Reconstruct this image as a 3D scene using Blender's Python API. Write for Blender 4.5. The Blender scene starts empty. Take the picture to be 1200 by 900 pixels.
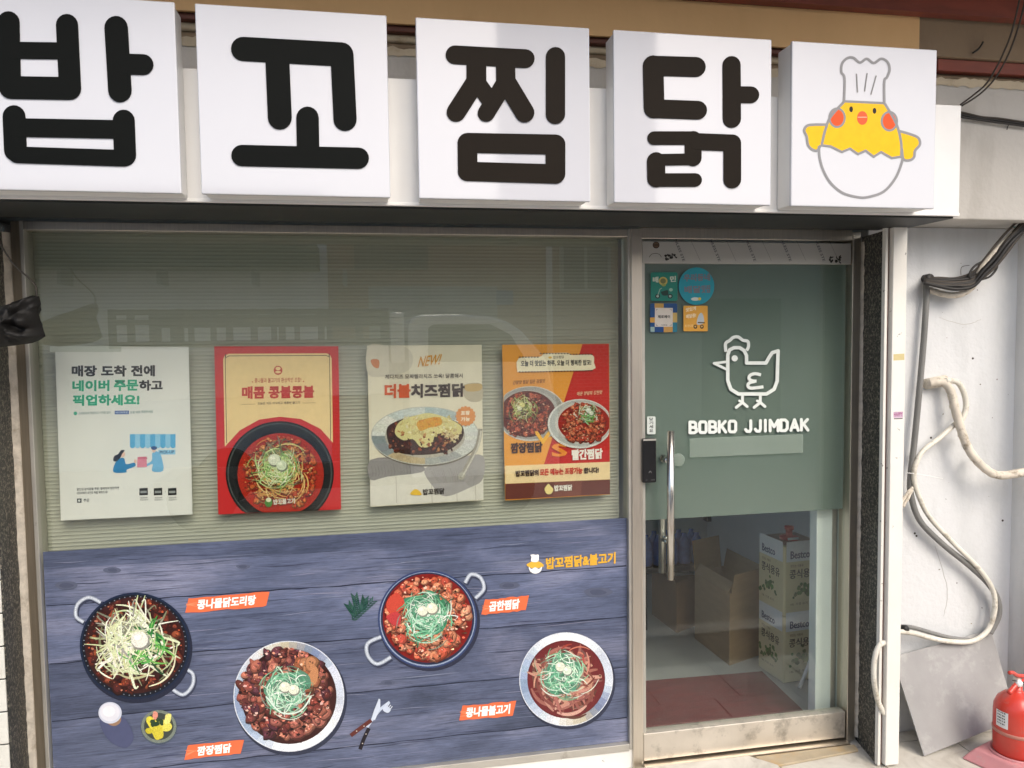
import bpy, bmesh, math, random
from mathutils import Vector, Matrix, noise
random.seed(7)
sc = bpy.context.scene
C = sc.collection

# ------------------------------------------------------------------ camera
CAM = Vector((0, -2.8, 1.68)); FPX = 900.0
YAW, PITCH, ROLL = 0.18273336, 0.05808957, 0.01302609
cyw, syw, cp, sp = math.cos(YAW), math.sin(YAW), math.cos(PITCH), math.sin(PITCH)
_f = Vector((syw*cp, cyw*cp, -sp)); _r = Vector((cyw, -syw, 0)); _d = _f.cross(_r)
_r2 = math.cos(ROLL)*_r + math.sin(ROLL)*_d
_d2 = -math.sin(ROLL)*_r + math.cos(ROLL)*_d
cam = bpy.data.cameras.new('camera'); cam.lens = 27.0; cam.sensor_width = 36.0
cam.clip_start = 0.05; cam.clip_end = 500
co = bpy.data.objects.new('camera', cam); C.objects.link(co)
mw = Matrix(((_r2.x, -_d2.x, -_f.x, CAM.x), (_r2.y, -_d2.y, -_f.y, CAM.y), (_r2.z, -_d2.z, -_f.z, CAM.z), (0, 0, 0, 1)))
co.matrix_world = mw
sc.camera = co

# ------------------------------------------------------------------ light
SUN_EL, SUN_AZ = math.radians(42), math.radians(162)      # azimuth clockwise from +Y
w = bpy.data.worlds.new('World'); sc.world = w; w.use_nodes = True
nt = w.node_tree; bg = nt.nodes['Background']
sky = nt.nodes.new('ShaderNodeTexSky'); sky.sky_type = 'NISHITA'; sky.sun_disc = False
sky.sun_elevation = SUN_EL; sky.sun_rotation = SUN_AZ
sky.air_density = 1.0; sky.dust_density = 4.0; sky.ozone_density = 1.0
nt.links.new(sky.outputs[0], bg.inputs[0]); bg.inputs[1].default_value = 0.15
sl = bpy.data.lights.new('sun', 'SUN'); sl.energy = 1.35; sl.angle = math.radians(40); sl.color = (1.0, 0.96, 0.90)
so = bpy.data.objects.new('sun', sl); C.objects.link(so)
sdir = Vector((math.sin(SUN_AZ)*math.cos(SUN_EL), math.cos(SUN_AZ)*math.cos(SUN_EL), math.sin(SUN_EL)))
so.rotation_euler = sdir.to_track_quat('Z', 'Y').to_euler(); so.location = (3, -6, 9)
vs = sc.view_settings; vs.view_transform = 'Standard'; vs.look = 'None'; vs.gamma = 1; vs.exposure = 0.64
sc.render.engine = 'CYCLES'; sc.cycles.max_bounces = 12; sc.cycles.transparent_max_bounces = 24
sc.cycles.use_denoising = True

# ------------------------------------------------------------------ helpers
def ray(px, py):
    return _r2*((px-600)/FPX) + _d2*((py-450)/FPX) + _f
def at(px, py, Y=0.0):                       # point of the vertical plane y = Y
    d = ray(px, py); return CAM + d*((Y-CAM.y)/d.y)
def gp(px, py, Z=0.0):                       # point of the level plane z = Z
    d = ray(px, py); return CAM + d*((Z-CAM.z)/d.z)
def atp(px, py, O, N):
    d = ray(px, py); return CAM + d*((O-CAM).dot(N)/d.dot(N))
def refl(px, py, d):                         # what the window mirrors: a point across the street
    p = at(px, py, d); return Vector((p.x, -d, p.z))
def lin(c):
    return tuple(((v/255)/12.92 if v/255 <= .04045 else ((v/255+.055)/1.055)**2.4) for v in c)

def tag(o, label, cat, group=None):
    o['label'] = label; o['category'] = cat
    if group: o['group'] = group
    return o
def thing(name, label, cat, loc=(0, 0, 0), group=None):
    o = bpy.data.objects.new(name, None); C.objects.link(o); o.location = loc
    o.empty_display_size = .05
    return tag(o, label, cat, group)
def origin_of(p):
    v = Vector((0, 0, 0))
    while p is not None:
        v = v + Vector(p.location); p = p.parent
    return v
def mesh(name, V, F, mat, parent=None, smooth=False, cols=None, loc=None):
    """V in world coordinates"""
    off = origin_of(parent)
    own = Vector(loc) - off if loc is not None else Vector((0, 0, 0))
    me = bpy.data.meshes.new(name)
    me.from_pydata([tuple(Vector(v)-off-own) for v in V], [], F)
    if cols:
        ca = me.color_attributes.new('Col', 'FLOAT_COLOR', 'CORNER')
        i = 0
        for f, c in zip(F, cols):
            for _ in f:
                ca.data[i].color = (*c, 1); i += 1
    me.materials.append(mat)
    if smooth:
        me.polygons.foreach_set('use_smooth', [True]*len(me.polygons))
    me.update()
    o = bpy.data.objects.new(name, me); C.objects.link(o); o.parent = parent; o.location = own
    return o
def from_bm(name, bm, mat, parent=None, smooth=False, loc=None):
    bm.normal_update()
    V = [v.co.copy() for v in bm.verts]; bm.verts.index_update()
    F = [[v.index for v in f.verts] for f in bm.faces]
    bm.free()
    return mesh(name, V, F, mat, parent, smooth, None, loc)
def box_bm(x0, x1, y0, y1, z0, z1, bev=0.0, bm=None):
    bm = bm or bmesh.new()
    x0, x1 = sorted((x0, x1)); y0, y1 = sorted((y0, y1)); z0, z1 = sorted((z0, z1))
    vs_ = [bm.verts.new(p) for p in [(x0,y0,z0),(x1,y0,z0),(x1,y1,z0),(x0,y1,z0),(x0,y0,z1),(x1,y0,z1),(x1,y1,z1),(x0,y1,z1)]]
    for f in [(3,2,1,0),(4,5,6,7),(0,1,5,4),(1,2,6,5),(2,3,7,6),(3,0,4,7)]:
        bm.faces.new([vs_[i] for i in f])
    if bev > 0:
        es = list({e for v in vs_ for e in v.link_edges})
        bmesh.ops.bevel(bm, geom=es, offset=bev, segments=2, affect='EDGES', profile=.5)
    return bm
def box(name, x0, x1, y0, y1, z0, z1, mat, parent=None, bev=0.002, loc=None):
    return from_bm(name, box_bm(x0, x1, y0, y1, z0, z1, bev), mat, parent, False, loc)
def prism(name, base, z0, z1, mat, parent=None, bev=0.0, smooth=False):
    bm = bmesh.new()
    a = [bm.verts.new((p[0], p[1], z0)) for p in base]; b = [bm.verts.new((p[0], p[1], z1)) for p in base]
    n = len(base)
    bm.faces.new(a[::-1]); bm.faces.new(b)
    for i in range(n): bm.faces.new((a[i], a[(i+1) % n], b[(i+1) % n], b[i]))
    bmesh.ops.recalc_face_normals(bm, faces=bm.faces)
    if bev: bmesh.ops.bevel(bm, geom=list(bm.edges), offset=bev, segments=3, affect='EDGES', profile=.5)
    return from_bm(name, bm, mat, parent, smooth)
def slab(name, quad, t, mat, parent=None, bev=0):
    q = [Vector(p) for p in quad]; n = (q[1]-q[0]).cross(q[3]-q[0]).normalized()*t
    bm = bmesh.new()
    a = [bm.verts.new(p) for p in q]; b = [bm.verts.new(p+n) for p in q]; m = len(q)
    bm.faces.new(a[::-1]); bm.faces.new(b)
    for i in range(m): bm.faces.new((a[i], a[(i+1) % m], b[(i+1) % m], b[i]))
    bmesh.ops.recalc_face_normals(bm, faces=bm.faces)
    if bev: bmesh.ops.bevel(bm, geom=list(bm.edges), offset=bev, segments=2, affect='EDGES', profile=.5)
    return from_bm(name, bm, mat, parent)
def crom(P, n=8):
    P = [Vector(p) for p in P]; out = []
    for i in range(len(P)-1):
        p0 = P[max(i-1, 0)]; p1 = P[i]; p2 = P[i+1]; p3 = P[min(i+2, len(P)-1)]
        for k in range(n):
            t = k/n
            out.append(.5*((2*p1)+(p2-p0)*t+(2*p0-5*p1+4*p2-p3)*t*t+(3*p1-p0-3*p2+p3)*t**3))
    out.append(P[-1]); return out
def tube(name, P, r, mat, parent=None, n=8, seg=10, rib=0.0, ribn=0, smoothpath=True, jitter=0):
    if smoothpath: P = crom(P, n)
    P = [Vector(p) for p in P]
    if ribn:                                   # resample for ribs
        L = [0]
        for a, b in zip(P, P[1:]): L.append(L[-1]+(b-a).length)
        m = int(L[-1]/ribn)*2; Q = []; j = 0
        for i in range(m+1):
            s = L[-1]*i/m
            while j < len(P)-2 and L[j+1] < s: j += 1
            t = (s-L[j])/max(L[j+1]-L[j], 1e-9); Q.append(P[j].lerp(P[j+1], t))
        P = Q
    V = []; F = []; up = Vector((0, 1, .01)).normalized()
    for i, p in enumerate(P):
        t = (P[min(i+1, len(P)-1)]-P[max(i-1, 0)]).normalized()
        a = t.cross(up)
        if a.length < 1e-4: a = t.cross(Vector((1, 0, 0)))
        a.normalize(); b = a.cross(t).normalized(); up = b
        rr = r*(1-rib*(i % 2)) if ribn else r*(1+jitter*math.sin(i*1.7))
        for k in range(seg):
            u = 2*math.pi*k/seg; V.append(p+a*math.cos(u)*rr+b*math.sin(u)*rr)
    m = len(P)
    for i in range(m-1):
        for k in range(seg):
            F.append((i*seg+k, i*seg+(k+1) % seg, (i+1)*seg+(k+1) % seg, (i+1)*seg+k))
    F.append(tuple(range(seg))[::-1]); F.append(tuple((m-1)*seg+k for k in range(seg)))
    return mesh(name, V, F, mat, parent, True)
def lathe(name, prof, c, mat, parent=None, seg=32, axis=Vector((0, 0, 1))):
    V = []; F = []; a = axis.orthogonal().normalized(); b = axis.cross(a)
    for r, h in prof:
        for k in range(seg):
            u = 2*math.pi*k/seg; V.append(Vector(c)+axis*h+(a*math.cos(u)+b*math.sin(u))*r)
    for i in range(len(prof)-1):
        for k in range(seg):
            F.append((i*seg+k, i*seg+(k+1) % seg, (i+1)*seg+(k+1) % seg, (i+1)*seg+k))
    F.append(tuple(range(seg))[::-1]); F.append(tuple((len(prof)-1)*seg+k for k in range(seg)))
    return mesh(name, V, F, mat, parent, True)

# ------------------------------------------------------------------ materials
def newmat(name):
    m = bpy.data.materials.new(name); m.use_nodes = True
    return m, m.node_tree, m.node_tree.nodes['Principled BSDF']
def node(t, kind, **kw):
    n = t.nodes.new(kind)
    for k, v in kw.items():
        if isinstance(v, (int, float, tuple, list)) and k in n.inputs: n.inputs[k].default_value = v
        else: setattr(n, k, v)
    return n
def coords(t, scale=(1, 1, 1), kind='Object'):
    tc = node(t, 'ShaderNodeTexCoord'); mp = node(t, 'ShaderNodeMapping'); mp.inputs['Scale'].default_value = scale
    t.links.new(tc.outputs[kind], mp.inputs['Vector']); return mp.outputs[0]
def ramp(t, fac, stops):
    r = node(t, 'ShaderNodeValToRGB'); e = r.color_ramp.elements
    while len(e) < len(stops): e.new(.5)
    for k, (p, c) in enumerate(stops):
        e[k].position = p; e[k].color = (*c, 1) if len(c) == 3 else c
    t.links.new(fac, r.inputs[0]); return r.outputs[0]
def M(name, col, rough=.5, metal=0.0, var=.12, scale=6, stretch=(1, 1, 1), bump=0.0, bscale=120, dirt=None, dscale=3, damt=(.55, .75), spec=.5, rvar=.08, coat=0):
    m, t, b = newmat(name); L = t.links
    b.inputs['Metallic'].default_value = metal; b.inputs['Specular IOR Level'].default_value = spec
    b.inputs['Coat Weight'].default_value = coat
    v = coords(t, stretch)
    n1 = node(t, 'ShaderNodeTexNoise', Scale=scale, Detail=6.0, Roughness=.6); L.new(v, n1.inputs['Vector'])
    c = ramp(t, n1.outputs[0], [(.3, tuple(x*(1-var) for x in col)), (.7, tuple(min(1, x*(1+var)) for x in col))])
    if dirt:
        n2 = node(t, 'ShaderNodeTexNoise', Scale=dscale, Detail=9.0, Roughness=.68); L.new(v, n2.inputs['Vector'])
        k = ramp(t, n2.outputs[0], [(damt[0], (0, 0, 0)), (damt[1], (1, 1, 1))])
        mx = node(t, 'ShaderNodeMix', data_type='RGBA'); L.new(k, mx.inputs['Factor']); L.new(c, mx.inputs['A'])
        mx.inputs['B'].default_value = (*dirt, 1); c = mx.outputs['Result']
    L.new(c, b.inputs['Base Color'])
    rr = node(t, 'ShaderNodeMapRange'); rr.inputs['To Min'].default_value = max(.02, rough-rvar); rr.inputs['To Max'].default_value = min(1, rough+rvar)
    L.new(n1.outputs[0], rr.inputs['Value']); L.new(rr.outputs[0], b.inputs['Roughness'])
    if bump:
        n3 = node(t, 'ShaderNodeTexNoise', Scale=bscale, Detail=5.0); L.new(v, n3.inputs['Vector'])
        bp = node(t, 'ShaderNodeBump', Strength=bump, Distance=.004); L.new(n3.outputs[0], bp.inputs['Height']); L.new(bp.outputs[0], b.inputs['Normal'])
    return m
def glass(name, tint, rough=0.0, ior=1.5, milk=None, milkamt=0.0):
    m = bpy.data.materials.new(name); m.use_nodes = True; t = m.node_tree; t.nodes.remove(t.nodes['Principled BSDF'])
    out = t.nodes['Material Output']; L = t.links
    tr = node(t, 'ShaderNodeBsdfTransparent'); tr.inputs[0].default_value = (*tint, 1)
    base = tr.outputs[0]
    if milk:
        df = node(t, 'ShaderNodeBsdfDiffuse'); df.inputs[0].default_value = (*milk, 1)
        tl = node(t, 'ShaderNodeBsdfTranslucent'); tl.inputs[0].default_value = (*milk, 1)
        a = node(t, 'ShaderNodeMixShader'); a.inputs[0].default_value = .3; L.new(df.outputs[0], a.inputs[1]); L.new(tl.outputs[0], a.inputs[2])
        v = coords(t); n = node(t, 'ShaderNodeTexNoise', Scale=3.0, Detail=5.0); L.new(v, n.inputs['Vector'])
        mr = node(t, 'ShaderNodeMapRange'); mr.inputs['To Min'].default_value = milkamt-.06; mr.inputs['To Max'].default_value = milkamt+.06; L.new(n.outputs[0], mr.inputs[0])
        c = node(t, 'ShaderNodeMixShader'); L.new(mr.outputs[0], c.inputs[0]); L.new(base, c.inputs[1]); L.new(a.outputs[0], c.inputs[2]); base = c.outputs[0]
    gl = node(t, 'ShaderNodeBsdfGlossy'); gl.inputs['Roughness'].default_value = rough
    fr = node(t, 'ShaderNodeFresnel'); ge = node(t, 'ShaderNodeNewGeometry')      # same index on both faces of a thin pane
    io = node(t, 'ShaderNodeMapRange'); io.inputs['To Min'].default_value = ior; io.inputs['To Max'].default_value = 1/ior
    L.new(ge.outputs['Backfacing'], io.inputs['Value']); L.new(io.outputs[0], fr.inputs[0])
    mx = node(t, 'ShaderNodeMixShader'); L.new(fr.outputs[0], mx.inputs[0]); L.new(base, mx.inputs[1]); L.new(gl.outputs[0], mx.inputs[2])
    L.new(mx.outputs[0], out.inputs[0]); return m
def printmat(name, rough=.45, spec=.4, fade=.06, ns=40.0):
    m, t, b = newmat(name); L = t.links
    a = node(t, 'ShaderNodeVertexColor'); a.layer_name = 'Col'
    v = coords(t); n = node(t, 'ShaderNodeTexNoise', Scale=ns, Detail=4.0, Roughness=.65); L.new(v, n.inputs['Vector'])
    k = ramp(t, n.outputs[0], [(.33, (1-fade,)*3), (.66, (1+fade*.3,)*3)])
    mx = node(t, 'ShaderNodeMix', data_type='RGBA', blend_type='MULTIPLY'); mx.inputs['Factor'].default_value = 1
    L.new(a.outputs[0], mx.inputs['A']); L.new(k, mx.inputs['B']); L.new(mx.outputs['Result'], b.inputs['Base Color'])
    b.inputs['Roughness'].default_value = rough; b.inputs['Specular IOR Level'].default_value = spec
    return m
FOOD = printmat('food_photo_print', .35, .4, .42, 330.0); PAPER = printmat('printed_paper', .5, .35); VINYL = printmat('printed_vinyl', .35, .25)
STICK = printmat('sticker_print', .4, .4)

# ------------------------------------------------------------------ flat print, layer on layer
_tc = {}
def glyphs(body):
    if body not in _tc:
        c = bpy.data.curves.new('t', 'FONT'); c.body = body; c.offset = .012; c.resolution_u = 2
        o = bpy.data.objects.new('t', c); C.objects.link(o)
        dg = bpy.context.evaluated_depsgraph_get()
        me = bpy.data.meshes.new_from_object(o.evaluated_get(dg))
        V = [(v.co.x, v.co.y) for v in me.vertices]; F = [tuple(p.vertices) for p in me.polygons]
        bpy.data.objects.remove(o); bpy.data.curves.remove(c); bpy.data.meshes.remove(me)
        xs = [v[0] for v in V]; ys = [v[1] for v in V]; x0, x1, y0, y1 = min(xs), max(xs), min(ys), max(ys)
        _tc[body] = ([((x-x0)/(x1-x0), (y-y0)/(y1-y0)) for x, y in V], F)
    return _tc[body]
class Print:
    STEP = 3e-6
    def __init__(s, Y=None, O=None, N=None, thick=0.0, base=0.0):
        s.O = Vector(O) if O is not None else Vector((0, Y, 0)); s.N = Vector(N) if N is not None else Vector((0, -1, 0))
        s.V = []; s.F = []; s.C = []; s.k = 0; s.thick = thick; s.base = base; s.view(0, 0, 1)
    def view(s, x0, y0, sc_): s.x0, s.y0, s.sc = x0, y0, sc_; return s
    def q(s, x, y): return atp(s.x0+x/s.sc, s.y0+y/s.sc, s.O, s.N)
    def px(s, x, y): return (s.q(x+1, y)-s.q(x, y)).length
    def lift(s):
        s.k += 1; return s.N*(s.base+s.thick+s.k*(s.STEP if not s.thick else 1.5e-4))
    def polyw(s, P, col):
        l = s.lift(); i = len(s.V); s.V += [p+l for p in P]; n = len(P); s.F.append(tuple(range(i, i+n))); s.C.append(lin(col))
        if s.thick:
            s.V += [Vector(p)+s.N*s.base for p in P]
            for a in range(n):
                b = (a+1) % n; s.F.append((i+a, i+n+a, i+n+b, i+b)); s.C.append(lin(col))
    def poly(s, pts, col): s.polyw([s.q(*p) for p in pts], col)
    def spoly(s, pts, col, n=5):             # closed smooth outline
        m = len(pts); P = []
        for i in range(m):
            p0, p1, p2, p3 = [Vector(pts[(i+j-1) % m]) for j in range(4)]
            for k in range(n):
                t = k/n; P.append(.5*((2*p1)+(p2-p0)*t+(2*p0-5*p1+4*p2-p3)*t*t+(3*p1-p0-3*p2+p3)*t**3))
        s.poly([(p.x, p.y) for p in P], col)
    def disc(s, x, y, rx, ry, col, n=28, rot=0, a0=0, a1=2*math.pi):
        c, sn = math.cos(rot), math.sin(rot); P = []
        full = a1-a0 > 6.28
        for k in range(n if full else n+1):
            u = a0+(a1-a0)*k/n; a, b = rx*math.cos(u), ry*math.sin(u); P.append((x+a*c-b*sn, y+a*sn+b*c))
        s.poly(P, col)
    def cap(s, a, b, w_, col, n=8):           # one straight stroke with round ends
        A, B = Vector(a), Vector(b); d = B-A; ang = math.atan2(d.y, d.x); r = w_/2; P = []
        for k in range(n+1):
            u = ang+math.pi/2+math.pi*k/n; P.append((A.x+r*math.cos(u), A.y+r*math.sin(u)))
        for k in range(n+1):
            u = ang-math.pi/2+math.pi*k/n; P.append((B.x+r*math.cos(u), B.y+r*math.sin(u)))
        s.poly(P, col)
    def caps(s, pts, w_, col, closed=False):
        L = list(pts)+([pts[0]] if closed else [])
        for a, b in zip(L, L[1:]): s.cap(a, b, w_, col)
    def ribbon(s, pts, w_, col, n=5, taper=True):
        P = [Vector((p[0], p[1], 0)) for p in pts]; P = crom(P, n); l = s.lift(); i = len(s.V); m = len(P)
        for k, p in enumerate(P):
            t = (P[min(k+1, m-1)]-P[max(k-1, 0)]); t = t.normalized() if t.length > 1e-9 else Vector((1, 0, 0))
            f = w_/2*(.45+.55*math.sin(math.pi*k/(m-1))) if taper else w_/2
            nx, ny = -t.y*f, t.x*f
            s.V += [s.q(p.x+nx, p.y+ny)+l, s.q(p.x-nx, p.y-ny)+l]
        for k in range(m-1):
            s.F.append((i+2*k, i+2*k+1, i+2*k+3, i+2*k+2)); s.C.append(lin(col))
    def text(s, body, x0, y0, x1, y1, h, col, bold=0.0, lean=0):
        V, F = glyphs(body); O = s.q(x0, y0); U = s.q(x1, y1)-O; W = s.q(x0+lean, y0-h)-O
        sh = [(0, 0)] if not bold else [(a, b) for a in (-bold, 0, bold) for b in (-bold, bold)]
        ul = U.length
        for a, b in sh:
            l = s.lift(); i = len(s.V); hh = W.length
            s.V += [O+U*(x+a*hh/ul)+W*(y+b)+l for x, y in V]
            s.F += [tuple(j+i for j in f) for f in F]; s.C += [lin(col)]*len(F)
    def build(s, name, mat, parent=None):
        o = mesh(name, s.V, s.F, mat, parent, False, s.C); return o
def solid(name, corners_px, Y, depth, mat, parent):      # a thin sheet from its four corners (TL TR BR BL)
    return slab(name, [at(*corners_px[i], Y) for i in (3, 2, 1, 0)], depth, mat, parent)

def jit(c, a):
    d = random.uniform(-a, a); return tuple(max(0, min(255, v+d+random.uniform(-a*.3, a*.3))) for v in c)

# ---- material set
m_acryl = M('white_acrylic', (.585, .595, .635), .05, var=.012, scale=3, rvar=.02, spec=.8)
m_panel = M('white_sign_panel', (.72, .72, .71), .35, var=.03, dirt=(.55, .52, .46), dscale=2, damt=(.6, .9))
m_black_acr = M('black_vinyl', (.004, .005, .0045), .55, var=.1, spec=.08)
m_brown_acr = M('brown_black_vinyl', (.014, .0105, .0075), .55, var=.1, spec=.08)
m_steel = M('brushed_stainless', (.70, .64, .55), .36, metal=1, var=.08, scale=5, stretch=(60, 60, 1.2), rvar=.08, bump=.05, bscale=30)
m_alu = M('pale_aluminium', (.55, .53, .48), .42, metal=.7, var=.08, scale=8, dirt=(.25, .22, .18), dscale=8, damt=(.62, .8))
m_brownsteel = M('tarnished_steel', (.34, .29, .22), .4, metal=.8, var=.12, scale=5, stretch=(40, 40, 1.2))
m_bright = M('polished_steel', (.70, .68, .63), .24, metal=1, var=.04, scale=4, stretch=(30, 30, 1), rvar=.03)
m_soffit = M('black_soffit', (.014, .016, .015), .55, var=.3, scale=4)
m_caulk = M('old_caulk', (.55, .50, .42), .8, var=.2, scale=30, bump=.6, bscale=60, dirt=(.25, .2, .14), dscale=12)
m_white_paint = M('chipped_white_paint', (.78, .76, .70), .5, var=.05, scale=4, dirt=(.20, .19, .18), dscale=30, damt=(.655, .675), bump=.1)
m_base_wall = M('white_base_wall', (.80, .79, .74), .6, var=.05, scale=5, dirt=(.22, .25, .24), dscale=34, damt=(.66, .69), bump=.15, bscale=50)
m_rust = M('rusty_gap', (.13, .045, .022), .8, var=.4, scale=20)
m_blind = M('blind_slat', (.44, .445, .37), .45, var=.05, scale=3)
m_dark_wall = M('dark_interior', (.12, .12, .11), .8)
m_int_wall = M('interior_wall', (.74, .75, .73), .7, var=.06, scale=2)
m_int_floor = M('interior_floor', (.36, .37, .36), .35, var=.08, scale=5)
m_mat_red = M('red_mat', (.13, .014, .016), .85, var=.25, scale=10, stretch=(1, 5, 1), bump=.4, bscale=120)
m_card = M('cardboard', (.36, .25, .14), .8, var=.1, scale=9, stretch=(1, 1, 4), bump=.1)
m_card2 = M('brown_cardboard', (.26, .15, .075), .8, var=.1, scale=9, bump=.1)
m_tin = M('painted_tin_cream', (.66, .60, .36), .3, var=.03)
m_tin_top = M('tin_lid', (.34, .22, .16), .35, metal=.6, var=.1)
m_red_pl = M('red_plastic', (.55, .03, .03), .35, var=.05)
m_extred = M('extinguisher_red', (.62, .055, .035), .26, var=.08, scale=8, spec=.5, coat=.2, dirt=(.42, .10, .08), dscale=16, damt=(.58, .72))
m_pink = M('faded_pink_plastic', (.62, .27, .28), .5, var=.08, scale=10, dirt=(.5, .4, .38), dscale=14, damt=(.55, .8))
m_blackpl = M('black_plastic', (.012, .012, .013), .25, var=.1)
m_bag = M('black_cloth_bag', (.009, .0085, .008), .6, var=.3, scale=12, bump=.5, bscale=50, spec=.3)
m_hose_grey = M('grey_conduit', (.20, .20, .19), .5, var=.1)
m_hose_white = M('white_hose', (.72, .69, .60), .5, var=.10, scale=12, dirt=(.34, .30, .22), dscale=22, damt=(.53, .70), bump=.3, bscale=60)
m_wrap = M('beige_pipe_wrap', (.66, .60, .50), .7, var=.12, scale=20, dirt=(.24, .19, .13), dscale=24, damt=(.52, .68), bump=.4, bscale=70)
m_cable = M('black_cable', (.014, .013, .012), .55, var=.2)
m_cable_b = M('brown_cable', (.05, .04, .03), .6, var=.2)
m_sheet = M('grey_sheet', (.31, .305, .30), .55, var=.10, scale=7, dirt=(.40, .395, .385), dscale=9, damt=(.52, .66), bump=.05)
m_wood = M('wood_chip', (.5, .34, .18), .8)
m_bottle = M('blue_bottle_wrap', (.04, .12, .42), .2, var=.35, scale=25, spec=.7)
m_clear = glass('clear_glass', (.95, .965, .94), ior=1.88)
m_doorglass = glass('green_glass', (.95, .975, .955), ior=1.5)
m_film = glass('green_film', (.80, .90, .84), rough=.3, ior=1.15, milk=(.30, .35, .315), milkamt=.72)
m_strip = glass('pale_translucent', (.9, .95, .9), rough=.3, ior=1.2, milk=(.62, .68, .64), milkamt=.24)  # for the made-up strip over the blurred number, and the washer disc
m_tile_w = M('white_wall_tile', (.66, .66, .60), .6, var=.1, scale=20, bump=.4, bscale=90, dirt=(.45, .42, .35), dscale=10)
m_grout = M('tile_grout', (.30, .24, .20), .9)
m_brown = M('brown_red_paint', (.12, .035, .022), .55, var=.2, scale=6, dirt=(.06, .03, .02), dscale=5)
m_red = M('red_oxide_paint', (.23, .055, .035), .55, var=.2, scale=5, stretch=(1, 1, 4), dirt=(.12, .06, .04), dscale=6)
m_cream = M('old_plaster_cream', (.55, .47, .34), .85, var=.12, scale=8, bump=.5, bscale=50, dirt=(.35, .26, .16), dscale=9)
m_plate = M('white_label_paint', (.82, .82, .80), .4, var=.02)

def plaster(name, col, dark, streak=(1.2, 1.2, .35), bs=.25):
    m, t, b = newmat(name); L = t.links
    v = coords(t, streak); v2 = coords(t)
    n1 = node(t, 'ShaderNodeTexNoise', Scale=3.2, Detail=8.0, Roughness=.62); L.new(v, n1.inputs['Vector'])
    n2 = node(t, 'ShaderNodeTexNoise', Scale=46.0, Detail=4.0); L.new(v2, n2.inputs['Vector'])
    c = ramp(t, n1.outputs[0], [(.32, dark), (.52, col), (.8, tuple(min(.85, x*1.06) for x in col))])
    L.new(c, b.inputs['Base Color']); b.inputs['Roughness'].default_value = .75
    n3 = node(t, 'ShaderNodeTexNoise', Scale=7.0, Detail=6.0); L.new(v2, n3.inputs['Vector'])
    ad = node(t, 'ShaderNodeMath', operation='ADD'); L.new(n2.outputs[0], ad.inputs[0]); L.new(n3.outputs[0], ad.inputs[1])
    bp = node(t, 'ShaderNodeBump', Strength=bs, Distance=.01); L.new(ad.outputs[0], bp.inputs['Height']); L.new(bp.outputs[0], b.inputs['Normal'])
    return m
m_alcove = plaster('pale_blue_grey_plaster', (.67, .685, .69), (.56, .575, .575))
m_lintel = plaster('grey_cream_plaster', (.52, .50, .46), (.38, .36, .32))
m_side = plaster('white_plaster', (.70, .70, .68), (.60, .60, .57))
m_tan = plaster('tan_paint', (.80, .52, .25), (.75, .48, .225), bs=.08)
m_bare = plaster('bare_brown_board', (.26, .19, .12), (.20, .14, .09))

def granite():
    m, t, b = newmat('dark_flamed_granite'); L = t.links; v = coords(t)
    n = node(t, 'ShaderNodeTexNoise', Scale=95.0, Detail=5.0, Roughness=.75); L.new(v, n.inputs['Vector'])
    vo = node(t, 'ShaderNodeTexVoronoi', Scale=130.0); L.new(v, vo.inputs['Vector'])
    c = ramp(t, n.outputs[0], [(.40, (.014, .015, .014)), (.53, (.045, .046, .04)), (.60, (.30, .27, .21)), (.68, (.06, .06, .05))])
    L.new(c, b.inputs['Base Color']); b.inputs['Roughness'].default_value = .5
    bp = node(t, 'ShaderNodeBump', Strength=.5, Distance=.003); L.new(n.outputs[0], bp.inputs['Height']); L.new(bp.outputs[0], b.inputs['Normal'])
    return m
m_granite = granite()
def marble():
    m, t, b = newmat('worn_marble_paving'); L = t.links; v = coords(t)
    n = node(t, 'ShaderNodeTexNoise', Scale=5.0, Detail=9.0, Roughness=.65, Distortion=1.2); L.new(v, n.inputs['Vector'])
    c = ramp(t, n.outputs[0], [(.3, (.40, .37, .31)), (.5, (.60, .57, .50)), (.7, (.70, .67, .60))])
    L.new(c, b.inputs['Base Color']); b.inputs['Roughness'].default_value = .5
    n2 = node(t, 'ShaderNodeTexNoise', Scale=60.0, Detail=4.0); L.new(v, n2.inputs['Vector'])
    bp = node(t, 'ShaderNodeBump', Strength=.2, Distance=.003); L.new(n2.outputs[0], bp.inputs['Height']); L.new(bp.outputs[0], b.inputs['Normal'])
    return m
m_marble = marble()
m_asphalt = M('concrete_lane', (.50, .46, .40), .85, var=.15, scale=40, bump=.5, bscale=200, dirt=(.40, .37, .32), dscale=2)

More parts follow.
